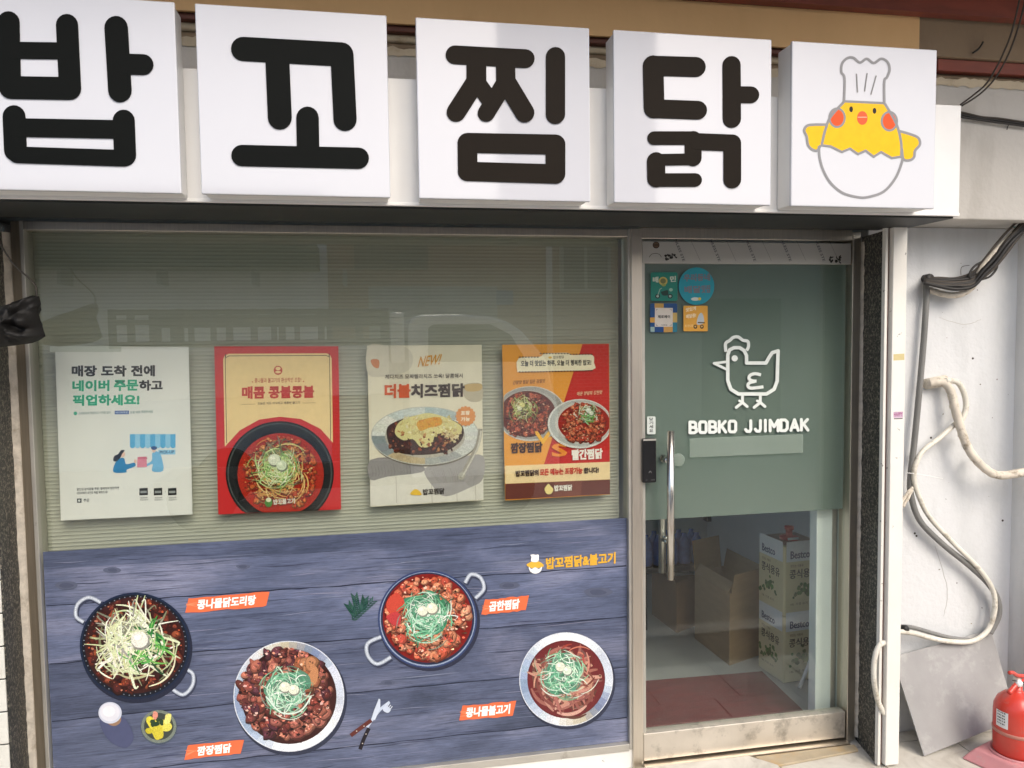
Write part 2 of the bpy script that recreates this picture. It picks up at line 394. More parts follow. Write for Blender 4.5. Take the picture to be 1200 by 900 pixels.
def planks(seams):
    """printed photograph of grey-blue boards; seams = world z of the board joints"""
    m, t, b = newmat('printed_board_photo'); L = t.links
    tc = node(t, 'ShaderNodeTexCoord'); sx = node(t, 'ShaderNodeSeparateXYZ'); L.new(tc.outputs['Object'], sx.inputs[0])
    ids = None
    for z in seams:
        g = node(t, 'ShaderNodeMath', operation='GREATER_THAN'); g.inputs[1].default_value = z; L.new(sx.outputs['Z'], g.inputs[0])
        if ids is None: ids = g.outputs[0]
        else:
            a = node(t, 'ShaderNodeMath', operation='ADD'); L.new(ids, a.inputs[0]); L.new(g.outputs[0], a.inputs[1]); ids = a.outputs[0]
    off = node(t, 'ShaderNodeMath', operation='MULTIPLY'); off.inputs[1].default_value = 3.71; L.new(ids, off.inputs[0])
    cx = node(t, 'ShaderNodeCombineXYZ'); ad = node(t, 'ShaderNodeMath', operation='ADD'); L.new(sx.outputs['X'], ad.inputs[0]); L.new(off.outputs[0], ad.inputs[1])
    L.new(ad.outputs[0], cx.inputs[0]); L.new(off.outputs[0], cx.inputs[1]); L.new(sx.outputs['Z'], cx.inputs[2])
    def nz(scale, st, det=8.0, dist=0.0, rough=.6):
        mp = node(t, 'ShaderNodeMapping'); mp.inputs['Scale'].default_value = st; L.new(cx.outputs[0], mp.inputs[0])
        n = node(t, 'ShaderNodeTexNoise', Scale=scale, Detail=det, Distortion=dist, Roughness=rough); L.new(mp.outputs[0], n.inputs['Vector']); return n.outputs[0]
    big = nz(1.6, (1, 1, 3.0), 6.0, .6); grain = nz(7.0, (.8, 1, 26.0), 8.0, .9, .7); fine = nz(30.0, (.6, 1, 22.0), 4.0, .3, .75)
    c1 = ramp(t, big, [(.28, lin((64, 73, 95))), (.5, lin((95, 104, 131))), (.75, lin((140, 144, 168)))])
    k = ramp(t, grain, [(.28, (.30, .30, .33)), (.42, (.80, .80, .80)), (.55, (1, 1, 1)), (.74, (1.3, 1.3, 1.27))])
    k2 = ramp(t, fine, [(.33, (.45, .45, .45)), (.5, (1, 1, 1)), (.72, (1.25, 1.25, 1.25))])
    a = node(t, 'ShaderNodeMix', data_type='RGBA', blend_type='MULTIPLY'); a.inputs['Factor'].default_value = 1; L.new(c1, a.inputs['A']); L.new(k, a.inputs['B'])
    b2 = node(t, 'ShaderNodeMix', data_type='RGBA', blend_type='MULTIPLY'); b2.inputs['Factor'].default_value = .8; L.new(a.outputs['Result'], b2.inputs['A']); L.new(k2, b2.inputs['B'])
    wn = node(t, 'ShaderNodeTexWhiteNoise'); wn.noise_dimensions = '1D'; L.new(off.outputs[0], wn.inputs['W'])
    mr = node(t, 'ShaderNodeMapRange'); mr.inputs['To Min'].default_value = .84; mr.inputs['To Max'].default_value = 1.14; L.new(wn.outputs['Value'], mr.inputs[0])
    c3 = node(t, 'ShaderNodeMix', data_type='RGBA', blend_type='MULTIPLY'); c3.inputs['Factor'].default_value = 1; L.new(b2.outputs['Result'], c3.inputs['A']); L.new(mr.outputs[0], c3.inputs['B'])
    L.new(c3.outputs['Result'], b.inputs['Base Color']); b.inputs['Roughness'].default_value = .3; b.inputs['Specular IOR Level'].default_value = .45
    return m

# ------------------------------------------------------------------ key planes (metres)
YW = -0.196                 # front of the walls, the glass stands at y = 0
YP = -2.8+2.344             # front of the long sign panel
YB = -2.8+2.25              # front of the letter boxes
XL, XR = -1.165, 1.95        # the recess
ZB, ZT = 2.089, 2.598       # letter boxes

# ------------------------------------------------------------------ ground
def struct(o): o['kind'] = 'structure'; return o
gy0 = -1.2
struct(mesh('road', [(-60, -40, -.12), (60, -40, -.12), (60, gy0, -.12), (-60, gy0, -.12)], [(0, 1, 2, 3)], m_asphalt))
pav = struct(box('pavement', -14, 14, gy0, .35, -.14, -.006, m_grout, None, 0))
k = 0
for ix in range(-10, 14):
    for iy in range(4):
        x0 = -.06+ix*.40+(.0 if iy % 2 else .13); y0 = YW-.385*(iy+1)+.52
        if y0 > .0 or y0 < gy0: continue
        o = box('paving_tile', x0+.0025, x0+.3975, y0+.0025, y0+.3825, -.03, random.uniform(-.002, .001), m_marble, pav, .002)
box('kerb_stone', -14, 14, gy0-.15, gy0-.002, -.14, .0, m_marble, pav, .01)

# ------------------------------------------------------------------ the shop building
bld = thing('shop_building', 'shop front walls with dark granite reveals, pale plaster and tan upper band', 'building')
# opening recess: granite reveals
prism('granite_reveal', [(XR, -.004), (1.914, YW+.008), (1.99, YW+.008), (1.99, -.004)], 0, 2.07, m_granite, bld)
prism('granite_reveal', [(XL, -.004), (-1.143, YW+.005), (-1.22, YW+.005), (-1.22, -.004)], 0, 2.07, m_granite, bld)
# ragged caulk lines beside the granite
for nm, x, sgn in (('caulk_line', XR, -1), ('caulk_line', XL, 1)):
    V = []; F = []; n = 90
    for i in range(n+1):
        z = .02+2.03*i/n
        wv = .009+.004*random.random() + (.004 if random.random() < .12 else 0)
        y = -.014-.010*random.random()
        V += [(x, -.004, z), (x+sgn*.020, -.004, z), (x+sgn*.016, -.012, z), (x+sgn*.002, y-wv, z)]
    for i in range(n):
        for a in range(3): F.append((4*i+a, 4*i+a+1, 4*i+a+5, 4*i+a+4))
    mesh(nm, V, F, m_caulk, bld)
# wall under the window
box('base_wall', XL, 1.015, -.018, .10, 0, at(650, 885, -.018).z-.006, m_base_wall, bld, .004)
# lintel and alcove right of the door
zl0 = at(1180, 258, YW).z; zl1 = at(1150, 98, YW).z
box('lintel_wall', -4, 6.5, YW, .3, zl0, zl1, m_lintel, bld, .006)
xc = at(1193, 400, 0.0).x
box('alcove_wall', 1.9905, xc+.1, 0.012, .25, 0, zl0-.002, m_alcove, bld, 0)
box('pier_wall', xc, 6.5, YW-.004, .25, 0, zl0-.004, m_side, bld, .008)
# left pier of white tiles with the joints showing
pier = box('tiled_pier', -4, -1.222, YW+.012, .3, 0, 2.1, m_grout, bld, 0)
z = .01
tile_h = .105
while z < 2.05:
    box('tile', -1.245, -1.146, YW-.003+random.uniform(-.001, .001), YW+.0035, z, z+tile_h-.005, m_tile_w, pier, .002)
    box('tile', -1.47, -1.251, YW-.003+random.uniform(-.001, .001), YW+.0035, z, z+tile_h-.005, m_tile_w, pier, .002)
    for kx in range(5): box('tile', -1.70-kx*.225, -1.475-kx*.225-.005, YW-.003+random.uniform(-.001, .001), YW+.0035, z, z+tile_h-.005, m_tile_w, pier, .002)
    z += tile_h
# upper wall: tan fascia, recess with a pipe, red beam, eave
zt0 = at(470, 26.5, YW-.03).z; zt1 = at(1075, 20.5, YW-.03).z
xs = at(1077, 40, YW-.03).x
def ragged(name, x0, x1, z0, z1, y0, y1, mat, side_top=0, side_end=0, n=120):
    V = []; F = []
    for i in range(n+1):
        x = x0+(x1-x0)*i/n
        a = z1+(random.uniform(-side_top, side_top) if side_top else 0)
        if i == n: x += 0
        V += [(x, y0, z0), (x, y0, a), (x, y1, a), (x, y1, z0)]
    for i in range(n):
        for j in range(4): F.append((4*i+j, 4*i+4+j, 4*i+4+(j+1) % 4, 4*i+(j+1) % 4))
    F += [(3, 2, 1, 0), (4*n, 4*n+1, 4*n+2, 4*n+3)]
    return mesh(name, V, F, mat, bld)
box('bare_upper_wall', -4, 6.5, YW-.026, .3, zt0, zt1+.4, m_bare, bld, .003)
ragged('tan_fascia', -4, xs, zt0-.004, zt1+.004, YW-.032, YW-.02, m_tan, .005)
zr = at(1150, 72, YW-.02).z; zr2 = at(1150, 84, YW-.02).z
box('recess_back', -4, 6.5, YW+.10, .3, zl1, zt0, m_dark_wall, bld, 0)
box('brown_channel', -4, at(1096, 70, YW).x, YW-.012, YW+.05, at(470, 39, YW).z, zt0-.002, m_brown, bld, .003)
box('red_channel', at(1096, 70, YW).x+.004, 6.5, YW-.010, YW+.05, zr2, zt0-.002, m_red, bld, .003)
tube('service_pipe', [(-4, YW+.03, at(470, 45, YW+.03).z), (6.5, YW+.03, at(470, 45, YW+.03).z-.004)], .017, m_cream, bld, 1, 12, smoothpath=False)
tube('service_pipe', [(-4, YW+.035, at(470, 57, YW+.03).z), (1.0, YW+.03, at(470, 57, YW+.03).z), (6.5, YW+.03, at(470, 58, YW+.03).z)], .014, m_bare, bld, 1, 12, smoothpath=False)
# crumbly mortar on the lintel's top edge
V = []; F = []; n = 260
for i in range(n+1):
    x = -1.6+4.6*i/n; h = .006+.012*random.random(); V += [(x, YW-.004, zl1-.012-.008*random.random()), (x, YW-.006, zl1+h), (x, YW+.03, zl1+h*.8)]
for i in range(n): F += [(3*i, 3*i+3, 3*i+4, 3*i+1), (3*i+1, 3*i+4, 3*i+5, 3*i+2)]
mesh('crumbled_mortar', V, F, m_cream, bld)
ragged('red_beam', -4, 6.5, zt1, zt1+.16, YW-.075, YW-.034, m_red, 0)
box('eave', -4, 6.5, YW-.80, .3, zt1+.16, zt1+.26, m_brown, bld, .004)
box('upper_storey', -4, 6.5, YW-.02, .35, zt1+.262, 6.2, m_lintel, bld, 0)
# dark head of the recess (roller shutter housing)
box('shutter_housing', XL, XR+.05, YW+.02, -.03, at(600, 263, -.05).z, zl0+.02, m_soffit, bld, .003)
# white shutter post with a rusty gap beside it
post = thing('shutter_post', 'white chipped steel post at the right edge of the shop front', 'post', (XR+.02, YW-.03, 0))
xp0, xp1 = 1.926, 1.984
box('post_face', xp0, xp1, YW-.03, YW+.006, 0.012, zl0-.002, m_white_paint, post, .003)
box('rust_gap', xp0-.008, xp0-.0005, YW-.006, YW+.006, 0.006, zl0-.002, m_rust, post, 0)
box('edge_strip', xp0-.020, xp0-.0085, YW-.012, YW+.0075, 0.006, zl0-.004, m_white_paint, post, .001)
pp = Print(YW-.03).view(980, 440, 4.5)
pp.poly([(302, 192), (352, 190), (352, 222), (302, 224)], (196, 170, 190)); pp.text('HAPPY', 304, 216, 350, 214, 20, (150, 60, 110)); pp.poly([(304, 226), (350, 224), (350, 229), (304, 231)], (70, 66, 70))
pp.build('post_sticker', STICK, post)
pp = Print(YW-.03); pp.view(1000, 240, 2.81).poly([(132, 492), (168, 490), (168, 511), (132, 513)], (205, 190, 140))
pp.build('post_tape', STICK, post)

# ------------------------------------------------------------------ sign
sgn = thing('sign_panel', 'long white sign panel with black underside behind the letter boxes', 'sign board', (0, YP, ZB))
xpe = at(1125.5, 190, YP).x; zpt = at(1127, 123.5, YP).z
box('panel_body', -2.6, xpe, YP, YW-.002, ZB, zpt, m_panel, sgn, .004)
box('panel_lip', -2.6, xpe-.002, YP-.004, YP+.012, ZB-.006, ZB+.004, m_plate, sgn, .001)
box('underside', -2.6, xpe-.012, YP+.014, YW+.03, ZB-.012, ZB-.001, m_soffit, sgn, 0)
boxx = [at(x, 100, YB).x for x in (194-232, 231.5, 488.5, 719.3, 928)]
names = ['leftmost white letter box, cut off by the photo edge', 'white letter box with two-legged black letter, second from left', 'middle white letter box, its dark brown letter has a closed oblong below', 'white letter box with dark brown letter, left of the chick emblem', 'white box with yellow chick in egg emblem, rightmost']
BW = .512; sboxes = []
for i, x in enumerate(boxx):
    t = thing('letter_box', names[i], 'sign box', (x+BW/2, YP, ZB), 'five white sign boxes')
    box('box_shell', x+.004, x+BW-.004, YB+.006, YP-.001, ZB+.003, ZT-.003, m_panel if i != 4 else m_panel, t, .004)
    box('box_face', x, x+BW, YB, YB+.012, ZB, ZT, m_acryl, t, .003)
    sboxes.append(t)
K = (20, 22, 20); B_ = (44, 38, 32)
def letter(strokes, view, parent, mat, name='letter'):
    p = Print(YB, thick=.003).view(*view)
    for a, b, w_ in strokes: p.cap(a, b, w_, (0, 0, 0), 10)
    p.build(name, mat, parent)
v1 = (0, 0, 2.5); v2 = (470, 0, 2.6667)
letter([((26, 66), (30, 256), 64), ((197, 74), (206, 260), 64), ((30, 148), (200, 150), 49), ((32, 257), (205, 260), 66),
        ((341, 82), (352, 266), 68), ((352, 188), (420, 190), 60)], v1, sboxes[0], m_black_acr)
letter([((42, 342), (46, 440), 66), ((363, 354), (367, 455), 64), ((45, 374), (365, 380), 54), ((50, 454), (365, 464), 48)], v1, sboxes[0], m_black_acr)
letter([((712, 144), (1000, 160), 70), ((1002, 162), (1011, 350), 68), ((812, 160), (820, 345), 70)], v1, sboxes[1], m_black_acr)
letter([((901, 346), (903, 455), 66), ((709, 456), (1050, 464), 62)], v1, sboxes[1], m_black_acr)
letter([((168, 172), (388, 184), 58), ((235, 180), (235, 255), 62), ((326, 185), (327, 258), 60), ((233, 256), (172, 351), 60), ((236, 256), (280, 318), 52), ((325, 258), (266, 354), 54), ((329, 258), (386, 353), 60)], v2, sboxes[2], m_brown_acr)
letter([((482, 178), (482, 358), 60)], v2, sboxes[2], m_brown_acr)
letter([((207, 447), (482, 452), 62), ((207, 536), (482, 544), 60), ((207, 448), (208, 536), 61), ((482, 452), (482, 544), 61)], v2, sboxes[2], m_brown_acr)
letter([((786, 206), (920, 210), 62), ((787, 206), (790, 338), 64), ((790, 340), (926, 345), 58)], v2, sboxes[3], m_brown_acr)
letter([((1032, 204), (1033, 372), 56), ((1033, 296), (1092, 297), 52)], v2, sboxes[3], m_brown_acr)
letter([((790, 432), (908, 432), 42), ((912, 436), (912, 494), 52), ((797, 500), (912, 498), 36), ((796, 504), (797, 558), 56), ((797, 563), (918, 563), 42), ((925, 443), (1030, 447), 52), ((1034, 448), (1034, 562), 54)], v2, sboxes[3], m_brown_acr)
e = Print(YB, base=.0008).view(880, 0, 3.2156)
G = (140, 140, 142); YEL = (236, 186, 0); ORA = (228, 82, 26)
lw = [(283, 470), (240, 470), (212, 474), (200, 492), (210, 516), (214, 545), (228, 562), (248, 568), (262, 548)]
rw = [(558, 494), (600, 506), (630, 520), (636, 545), (618, 568), (614, 592), (598, 604), (574, 600), (568, 560)]
for wg in (lw, rw): e.spoly(wg, YEL, 4)
dome = [(350, 384), (300, 440), (279, 492), (266, 548), (300, 552), (342, 573), (373, 560), (403, 581), (432, 568), (462, 591), (490, 573), (530, 596), (567, 590), (566, 545), (556, 492), (538, 448), (504, 391)]
e.poly(dome, YEL)
egg = [(256, 550), (258, 592), (272, 642), (300, 690), (345, 727), (400, 743), (440, 743), (500, 722), (545, 670), (568, 612), (571, 588)]
def line(pr, pts, w_, col, n=5): pr.ribbon(pts, w_, col, n, taper=False)
for c_, pos in ((ORA, (324, 444)), (ORA, (521, 457))):
    e.disc(pos[0], pos[1], 33, 39, G); e.disc(pos[0], pos[1], 25, 31, c_)
line(e, lw, 10, G); line(e, rw, 10, G); line(e, egg, 10, G)
line(e, [(350, 384), (300, 440), (279, 492), (266, 548)], 10, G); line(e, [(504, 391), (538, 448), (556, 492), (566, 545), (566, 596)], 10, G)
e.caps(dome[3:13], 9, G)
hat = [(350, 384), (352, 296), (340, 272), (343, 240), (362, 220), (385, 218), (410, 236), (436, 222), (462, 238), (490, 222), (514, 234), (522, 262), (512, 292), (502, 306), (502, 388)]
line(e, hat, 10, G, 6); e.cap((350, 382), (502, 389), 9, G)
for a, b in (((397, 280), (401, 347)), ((437, 278), (428, 343)), ((471, 287), (452, 355))): e.cap(a, b, 5, (130, 130, 130))
for x, y in ((377, 412), (465, 418)): e.disc(x, y, 7, 11, (25, 22, 18))
e.disc(419, 445, 20, 26, (238, 92, 48)); e.cap((403, 442), (435, 442), 3, (250, 190, 160))
e.build('chick_emblem', VINYL, sboxes[4])

# ------------------------------------------------------------------ window
win = thing('shop_window', 'large fixed shop window in pale metal frame left of the door', 'window', (0, 0, .12))
wx0, wx1 = at(62, 890, 0).x, at(735, 700, 0).x
wz0, wz1 = at(650, 878, 0).z, at(600, 277, 0).z
box('glass_pane', wx0-.004, wx1+.004, 0.0, .006, wz0-.004, wz1+.004, m_clear, win, 0)
def jamb(name, x0, x1, mat, y0=-.03, y1=.05): box(name, x0, x1, y0, y1, wz0-.024, wz1+.03, mat, win, .002)
jamb('jamb', wx0-.015, wx0-.002, m_alu, -.022)
jamb('jamb_channel', wx0-.046, wx0-.0155, m_brownsteel, -.010, .03)
jamb('jamb', wx1, wx1+.020, m_alu, -.022)
box('bottom_rail', wx0-.0015, wx1-.0005, -.024, .05, wz0-.028, wz0, m_alu, win, .002)
box('top_rail', wx0-.0015, wx1-.0005, -.022, .05, wz1, wz1+.028, m_steel, win, .002)
# blind
bl = thing('window_blind', 'closed grey-green horizontal slat blind behind the shop window', 'blind', (0, .06, wz1))
prof = [(-.0030, -.0072), (-.0012, -.002), (-.0010, .003), (-.0020, .0072)]
V = []; F = []
for x in (wx0-.02, wx1-.012):
    for y, z_ in prof: V.append((x, y, z_))
F = [(0, 1, 5, 4), (1, 2, 6, 5), (2, 3, 7, 6)]
sm = bpy.data.meshes.new('slat'); sm.from_pydata(V, [], F); sm.materials.append(m_blind); sm.update()
z = wz1-.002; zm = at(400, 640, 0).z-.12
while z > zm:
    o = bpy.data.objects.new('slat', sm); C.objects.link(o); o.parent = bl; o.location = (0, random.uniform(-.0004, .0004), z-wz1); o.rotation_euler = (random.uniform(-.05, .05), 0, 0)
    z -= .0128
box('head_rail', wx0-.02, wx1-.012, .045, .08, wz1+.0, wz1+.025, m_blind, bl, .001)

# ------------------------------------------------------------------ mural
YM = -.0015
mur = thing('window_mural', 'blue-grey plank print with four chicken dishes on the lower window', 'mural', (0, YM, wz0))
mt0, mt1 = at(52, 646.7, YM), at(732, 607, YM)
seams = [at(400, y, YM).z for y in (646, 686, 750, 813, 876)]
slab('plank_print', [(wx0+.001, YM, wz0+.001), (wx1-.001, YM, wz0+.001), (wx1-.001, YM, mt1.z), (wx0+.001, YM, mt0.z)], -.0012, planks([s_-wz0 for s_ in seams]), mur)
sp = Print(YM-.0013)
def wob(y, a, x0=wx0+.004, x1=wx1-.004, n=40):
    return [(x0+(x1-x0)*i/n, y+a*math.sin(i*.9+y*40)*.5+random.uniform(-a, a)) for i in range(n+1)]
for z in seams[1:] + [at(400, 620, YM).z+.4]:
    if z > mt1.z: continue
    P = wob(z, .0015); l = sp.lift(); i0 = len(sp.V)
    for x, zz in P:
        w_ = random.uniform(.0008, .0022); sp.V += [Vector((x, YM-.0013, zz+w_))+l, Vector((x, YM-.0013, zz-w_))+l]
    for k in range(len(P)-1): sp.F.append((i0+2*k, i0+2*k+2, i0+2*k+3, i0+2*k+1)); sp.C.append(lin((38, 42, 58)))
for _ in range(240):
    x = random.uniform(wx0+.02, wx1-.30); z = random.uniform(wz0+.02, mt0.z-.03); ln = random.uniform(.05, .28); am = random.uniform(.0005, .003); ph = random.uniform(0, 6)
    l = sp.lift(); i0 = len(sp.V); c_ = lin(jit(random.choice(((66, 72, 94), (78, 84, 106), (142, 146, 168), (124, 130, 154), (58, 62, 80))), 8)); n = 10
    for k in range(n+1):
        f = k/n; w_ = random.uniform(.5, 1)*.0011*math.sin(math.pi*f)+.0001; zz = z+am*math.sin(ph+f*5)
        sp.V += [Vector((x+ln*f, YM-.0013, zz+w_))+l, Vector((x+ln*f, YM-.0013, zz-w_))+l]
    for k in range(n): sp.F.append((i0+2*k, i0+2*k+2, i0+2*k+3, i0+2*k+1)); sp.C.append(c_)
for (kx, ky, kr) in ((78, 686, 7), (132, 668, 5), (596, 686, 6), (700, 694, 8), (285, 664, 4), (455, 800, 4)):
    for rr, c_ in ((1.0, (88, 94, 114)), (.6, (76, 82, 102))): sp.spoly([(kx+kr*rr*2.0*math.cos(a_)*random.uniform(.85, 1.15), ky+kr*rr*.7*math.sin(a_)) for a_ in [k_*6.283/9 for k_ in range(9)]], c_, 3)
sp.build('board_joint_lines', VINYL, mur)

def blob(p, x, y, r, col, n=8, rough=.35, asp=1.0):
    a0 = random.uniform(0, 6.3); rot = random.uniform(0, 6.3)
    pts = []
    for k in range(n):
        u = 2*math.pi*k/n; rr = r*(1+random.uniform(-rough, rough)); a, b = rr*math.cos(u), rr*asp*math.sin(u)
        pts.append((x+a*math.cos(rot)-b*math.sin(rot), y+a*math.sin(rot)+b*math.cos(rot)))
    p.spoly(pts, col, 3)
def chunk(p, x, y, s_, c, hi):
    """one piece of meat: dark edge, body, lit facets and small glints"""
    n = random.choice((7, 8, 9)); rot = random.uniform(0, 6.3); asp = random.uniform(.5, .95); cr, sr = math.cos(rot), math.sin(rot)
    R = [random.uniform(.72, 1.25) for _ in range(n)]
    def ring(f, ox=0, oy=0):
        return [(x+ox+(cr*math.cos(6.283*k/n)-sr*asp*math.sin(6.283*k/n))*R[k]*s_*f, y+oy+(sr*math.cos(6.283*k/n)+cr*asp*math.sin(6.283*k/n))*R[k]*s_*f) for k in range(n)]
    p.spoly(ring(1.10, s_*.1, s_*.18), tuple(v*.5 for v in c), 2)
    p.spoly(ring(1.0), jit(tuple(v*.80 for v in c), 10), 2)
    p.spoly(ring(.74, -s_*.08, -s_*.12), jit(c, 12), 2)
    for _ in range(3):
        a = random.uniform(0, 6.28); d = s_*random.uniform(.1, .55); q = random.uniform(.16, .34)*s_; f = random.choice((.62, 1.18, 1.3, .75))
        blob(p, x+d*math.cos(a), y+d*math.sin(a)*asp, q, jit(tuple(min(255, v*f+4) for v in c), 10), 6, .4, .5)
    if random.random() < .75: blob(p, x-s_*random.uniform(0, .35), y-s_*random.uniform(.1, .4), s_*.13, jit(hi, 14), 5, .5, .4)
def chunks(p, cx, cy, r0, r1, n, size, pal, hi, clip=None):
    n = int(n*3.4); size *= .62
    for k in range(n):
        u = random.uniform(0, 2*math.pi); rr = math.sqrt(random.uniform(r0*r0, r1*r1)); x, y = cx+rr*math.cos(u), cy+rr*math.sin(u)
        if clip and not clip(x, y): continue
        chunk(p, x, y, size*random.uniform(.55, 1.3), random.choice(pal), hi)
    specks(p, cx, cy, r0*.8, r1*1.03, min(260, int(n*1.6)), size*1.5, pal, hi, clip)
def specks(p, cx, cy, r0, r1, n, size, pal, hi, clip=None):
    for k in range(n):
        u = random.uniform(0, 2*math.pi); rr = math.sqrt(random.uniform(r0*r0, r1*r1)); x, y = cx+rr*math.cos(u), cy+rr*math.sin(u)
        if clip and not clip(x, y): continue
        c = random.choice(pal); f = random.choice((.28, .4, .6, 1.25, 1.4)); c = hi if random.random() < .16 else tuple(min(255, v*f) for v in c)
        n_ = 5; a0 = random.uniform(0, 6.3); q = size*random.uniform(.08, .26)
        p.poly([(x+q*random.uniform(.6, 1.5)*math.cos(a0+k_*1.2566), y+q*random.uniform(.4, 1.1)*math.sin(a0+k_*1.2566)) for k_ in range(n_)], jit(c, 12))
def strands(p, cx, cy, r, n, wd, pal, curl=1.0, spread=1.0):
    for k in range(n):
        u = random.uniform(0, 2*math.pi); c = random.choice(pal); lo = k < n*.35
        c = tuple(v*(.62 if lo else 1.0) for v in c)
        if random.random() < .5*min(1.5, curl):           # bends round the nest
            d = r*spread*random.uniform(.15, .85); ccx, ccy = cx+random.gauss(0, .16)*r, cy+random.gauss(0, .16)*r; da = random.uniform(.5, 1.5)*random.choice((-1, 1)); dd = random.uniform(-.25, .25)*r
            pts = [(ccx+(d+dd*j/4)*math.cos(u+da*j/4), ccy+(d+dd*j/4)*math.sin(u+da*j/4)) for j in range(5)]
        else:
            d = r*spread*math.sqrt(random.random())*.8; x, y = cx+d*math.cos(u), cy+d*math.sin(u)
            a = random.uniform(0, 2*math.pi); L = r*random.uniform(.35, .85); cv = random.uniform(-1.8, 1.8)*curl
            pts = []; h = a-cv/2
            for j in range(5):
                pts.append((x, y)); x += L/4*math.cos(h); y += L/4*math.sin(h); h += cv/4
            mx = sum(q[0] for q in pts)/5; my = sum(q[1] for q in pts)/5
            pts = [(q[0]-(mx-cx)*.22, q[1]-(my-cy)*.22) for q in pts]
            pts = [q if math.hypot(q[0]-cx, q[1]-cy) < r*1.12 else (cx+(q[0]-cx)*.8, cy+(q[1]-cy)*.8) for q in pts]
        p.ribbon(pts, wd*random.uniform(.5, 1.1), jit(c, 14), 3)
def nest(p, cx, cy, r, n, wd, pal, base):
    for _ in range(9): blob(p, cx+random.uniform(-.35, .35)*r, cy+random.uniform(-.35, .35)*r, r*.5, jit(base, 10), 9, .3, .9)
    strands(p, cx, cy, r, n, wd, pal, 1.1, .95)
def egg2(p, x, y, r, col=(232, 236, 214)):
    p.disc(x+r*.12, y+r*.2, r*1.08, r*1.05, tuple(v*.6 for v in col), 16); p.disc(x, y, r, r*.95, col, 18); p.disc(x-r*.25, y-r*.3, r*.4, r*.35, tuple(min(255, v*1.08+6) for v in col), 12)
def plate(p, cx, cy, r, rim_in, inner, tones, n=40, ry=None):
    ry = ry or r
    p.disc(cx+r*.03, cy+r*.05, r*1.02, ry*1.02, (48, 54, 74), 48)
    p.disc(cx, cy, r, ry, (228, 234, 242), 56)
    l0 = len(tones)
    for k in range(n):
        a0 = 2*math.pi*k/n; a1 = 2*math.pi*(k+1)/n; t = k/n*l0; i = int(t) % l0; f = t-int(t); c = tuple(tones[i][j]*(1-f)+tones[(i+1) % l0][j]*f for j in range(3)); c = jit(c, 6)
        pts = [(cx+r*q*.985*math.cos(a), cy+ry*q*.985*math.sin(a)) for q, a in ((1, a0), (1, a1), (rim_in, a1), (rim_in, a0))]
        p.poly(pts, c)
    p.disc(cx, cy, r*rim_in, ry*rim_in, inner, 48)
SILV = [(205, 214, 226), (245, 248, 250), (250, 251, 252), (232, 240, 246), (170, 190, 214), (140, 160, 190), (190, 204, 222), (236, 238, 236), (205, 196, 170), (120, 136, 168), (226, 234, 244)]
GREEN = [(186, 226, 196), (150, 206, 172), (120, 190, 150), (214, 236, 214), (96, 168, 130), (232, 240, 226)]
def handle(p, pts, w_=6, c=(206, 214, 224)):
    line(p, [(x+1.2, y+2) for x, y in pts], w_*1.15, (58, 64, 86), 6); line(p, pts, w_, (150, 160, 176), 6); line(p, pts, w_*.55, c, 6)
# --- dish A: black pan heaped with bean sprouts
p = Print(YM-.0024)
handle(p, [(98, 729), (89, 722), (91, 708), (104, 700), (118, 706)], 4.5); handle(p, [(200, 806), (214, 814), (225, 804), (226, 790), (216, 783)], 4.5)
p.disc(160, 760, 65.5, 64, (34, 40, 60), 56); p.disc(158, 757, 64.5, 62.5, (20, 36, 62), 56); p.disc(158, 757, 62, 60, (12, 18, 30), 56); p.disc(158, 756, 58.5, 56.5, (58, 24, 22), 48)
for k in range(60):
    u = k*.105; p.disc(158+60*math.cos(u), 757+58*math.sin(u), .7, .7, (140, 150, 165), 6)
chunks(p, 158, 756, 30, 54, 44, 8, [(92, 34, 26), (120, 50, 34), (70, 26, 22), (150, 72, 44)], (200, 130, 100))
strands(p, 157, 754, 54, 230, 2.8, [(236, 238, 214), (222, 226, 190), (206, 216, 170), (240, 240, 226), (196, 200, 150)], .35, .95)
strands(p, 170, 757, 36, 60, 2.6, [(64, 150, 66), (92, 176, 84), (128, 196, 100), (44, 120, 60)], .5, .9)
strands(p, 148, 746, 40, 90, 2.2, [(244, 244, 232), (226, 232, 200), (216, 224, 176)], .35, .9)
egg2(p, 164, 749, 10, (240, 240, 226))
p.build('dish_print', FOOD, mur)
# --- dish B: steel plate, dark braised chicken
p = Print(YM-.0024); plate(p, 338.5, 816, 65, .86, (60, 26, 24), SILV)
chunks(p, 334, 812, 20, 52, 75, 10, [(166, 92, 80), (136, 68, 58), (190, 116, 96), (112, 56, 52), (208, 130, 108), (100, 54, 64)], (240, 200, 184))
chunks(p, 357, 790, 0, 16, 4, 12, [(190, 130, 90), (170, 100, 70)], (236, 200, 170)); p.spoly([(362, 775), (373, 784), (370, 800), (360, 802), (356, 795), (364, 786)], (200, 140, 96))
nest(p, 337, 811, 33, 210, 1.5, GREEN, (84, 138, 112)); line(p, [(312, 815), (330, 834), (352, 832), (365, 815)], 1.8, (224, 240, 226))
egg2(p, 334, 804, 6.2); egg2(p, 344.5, 807, 6); p.build('dish_print', FOOD, mur)
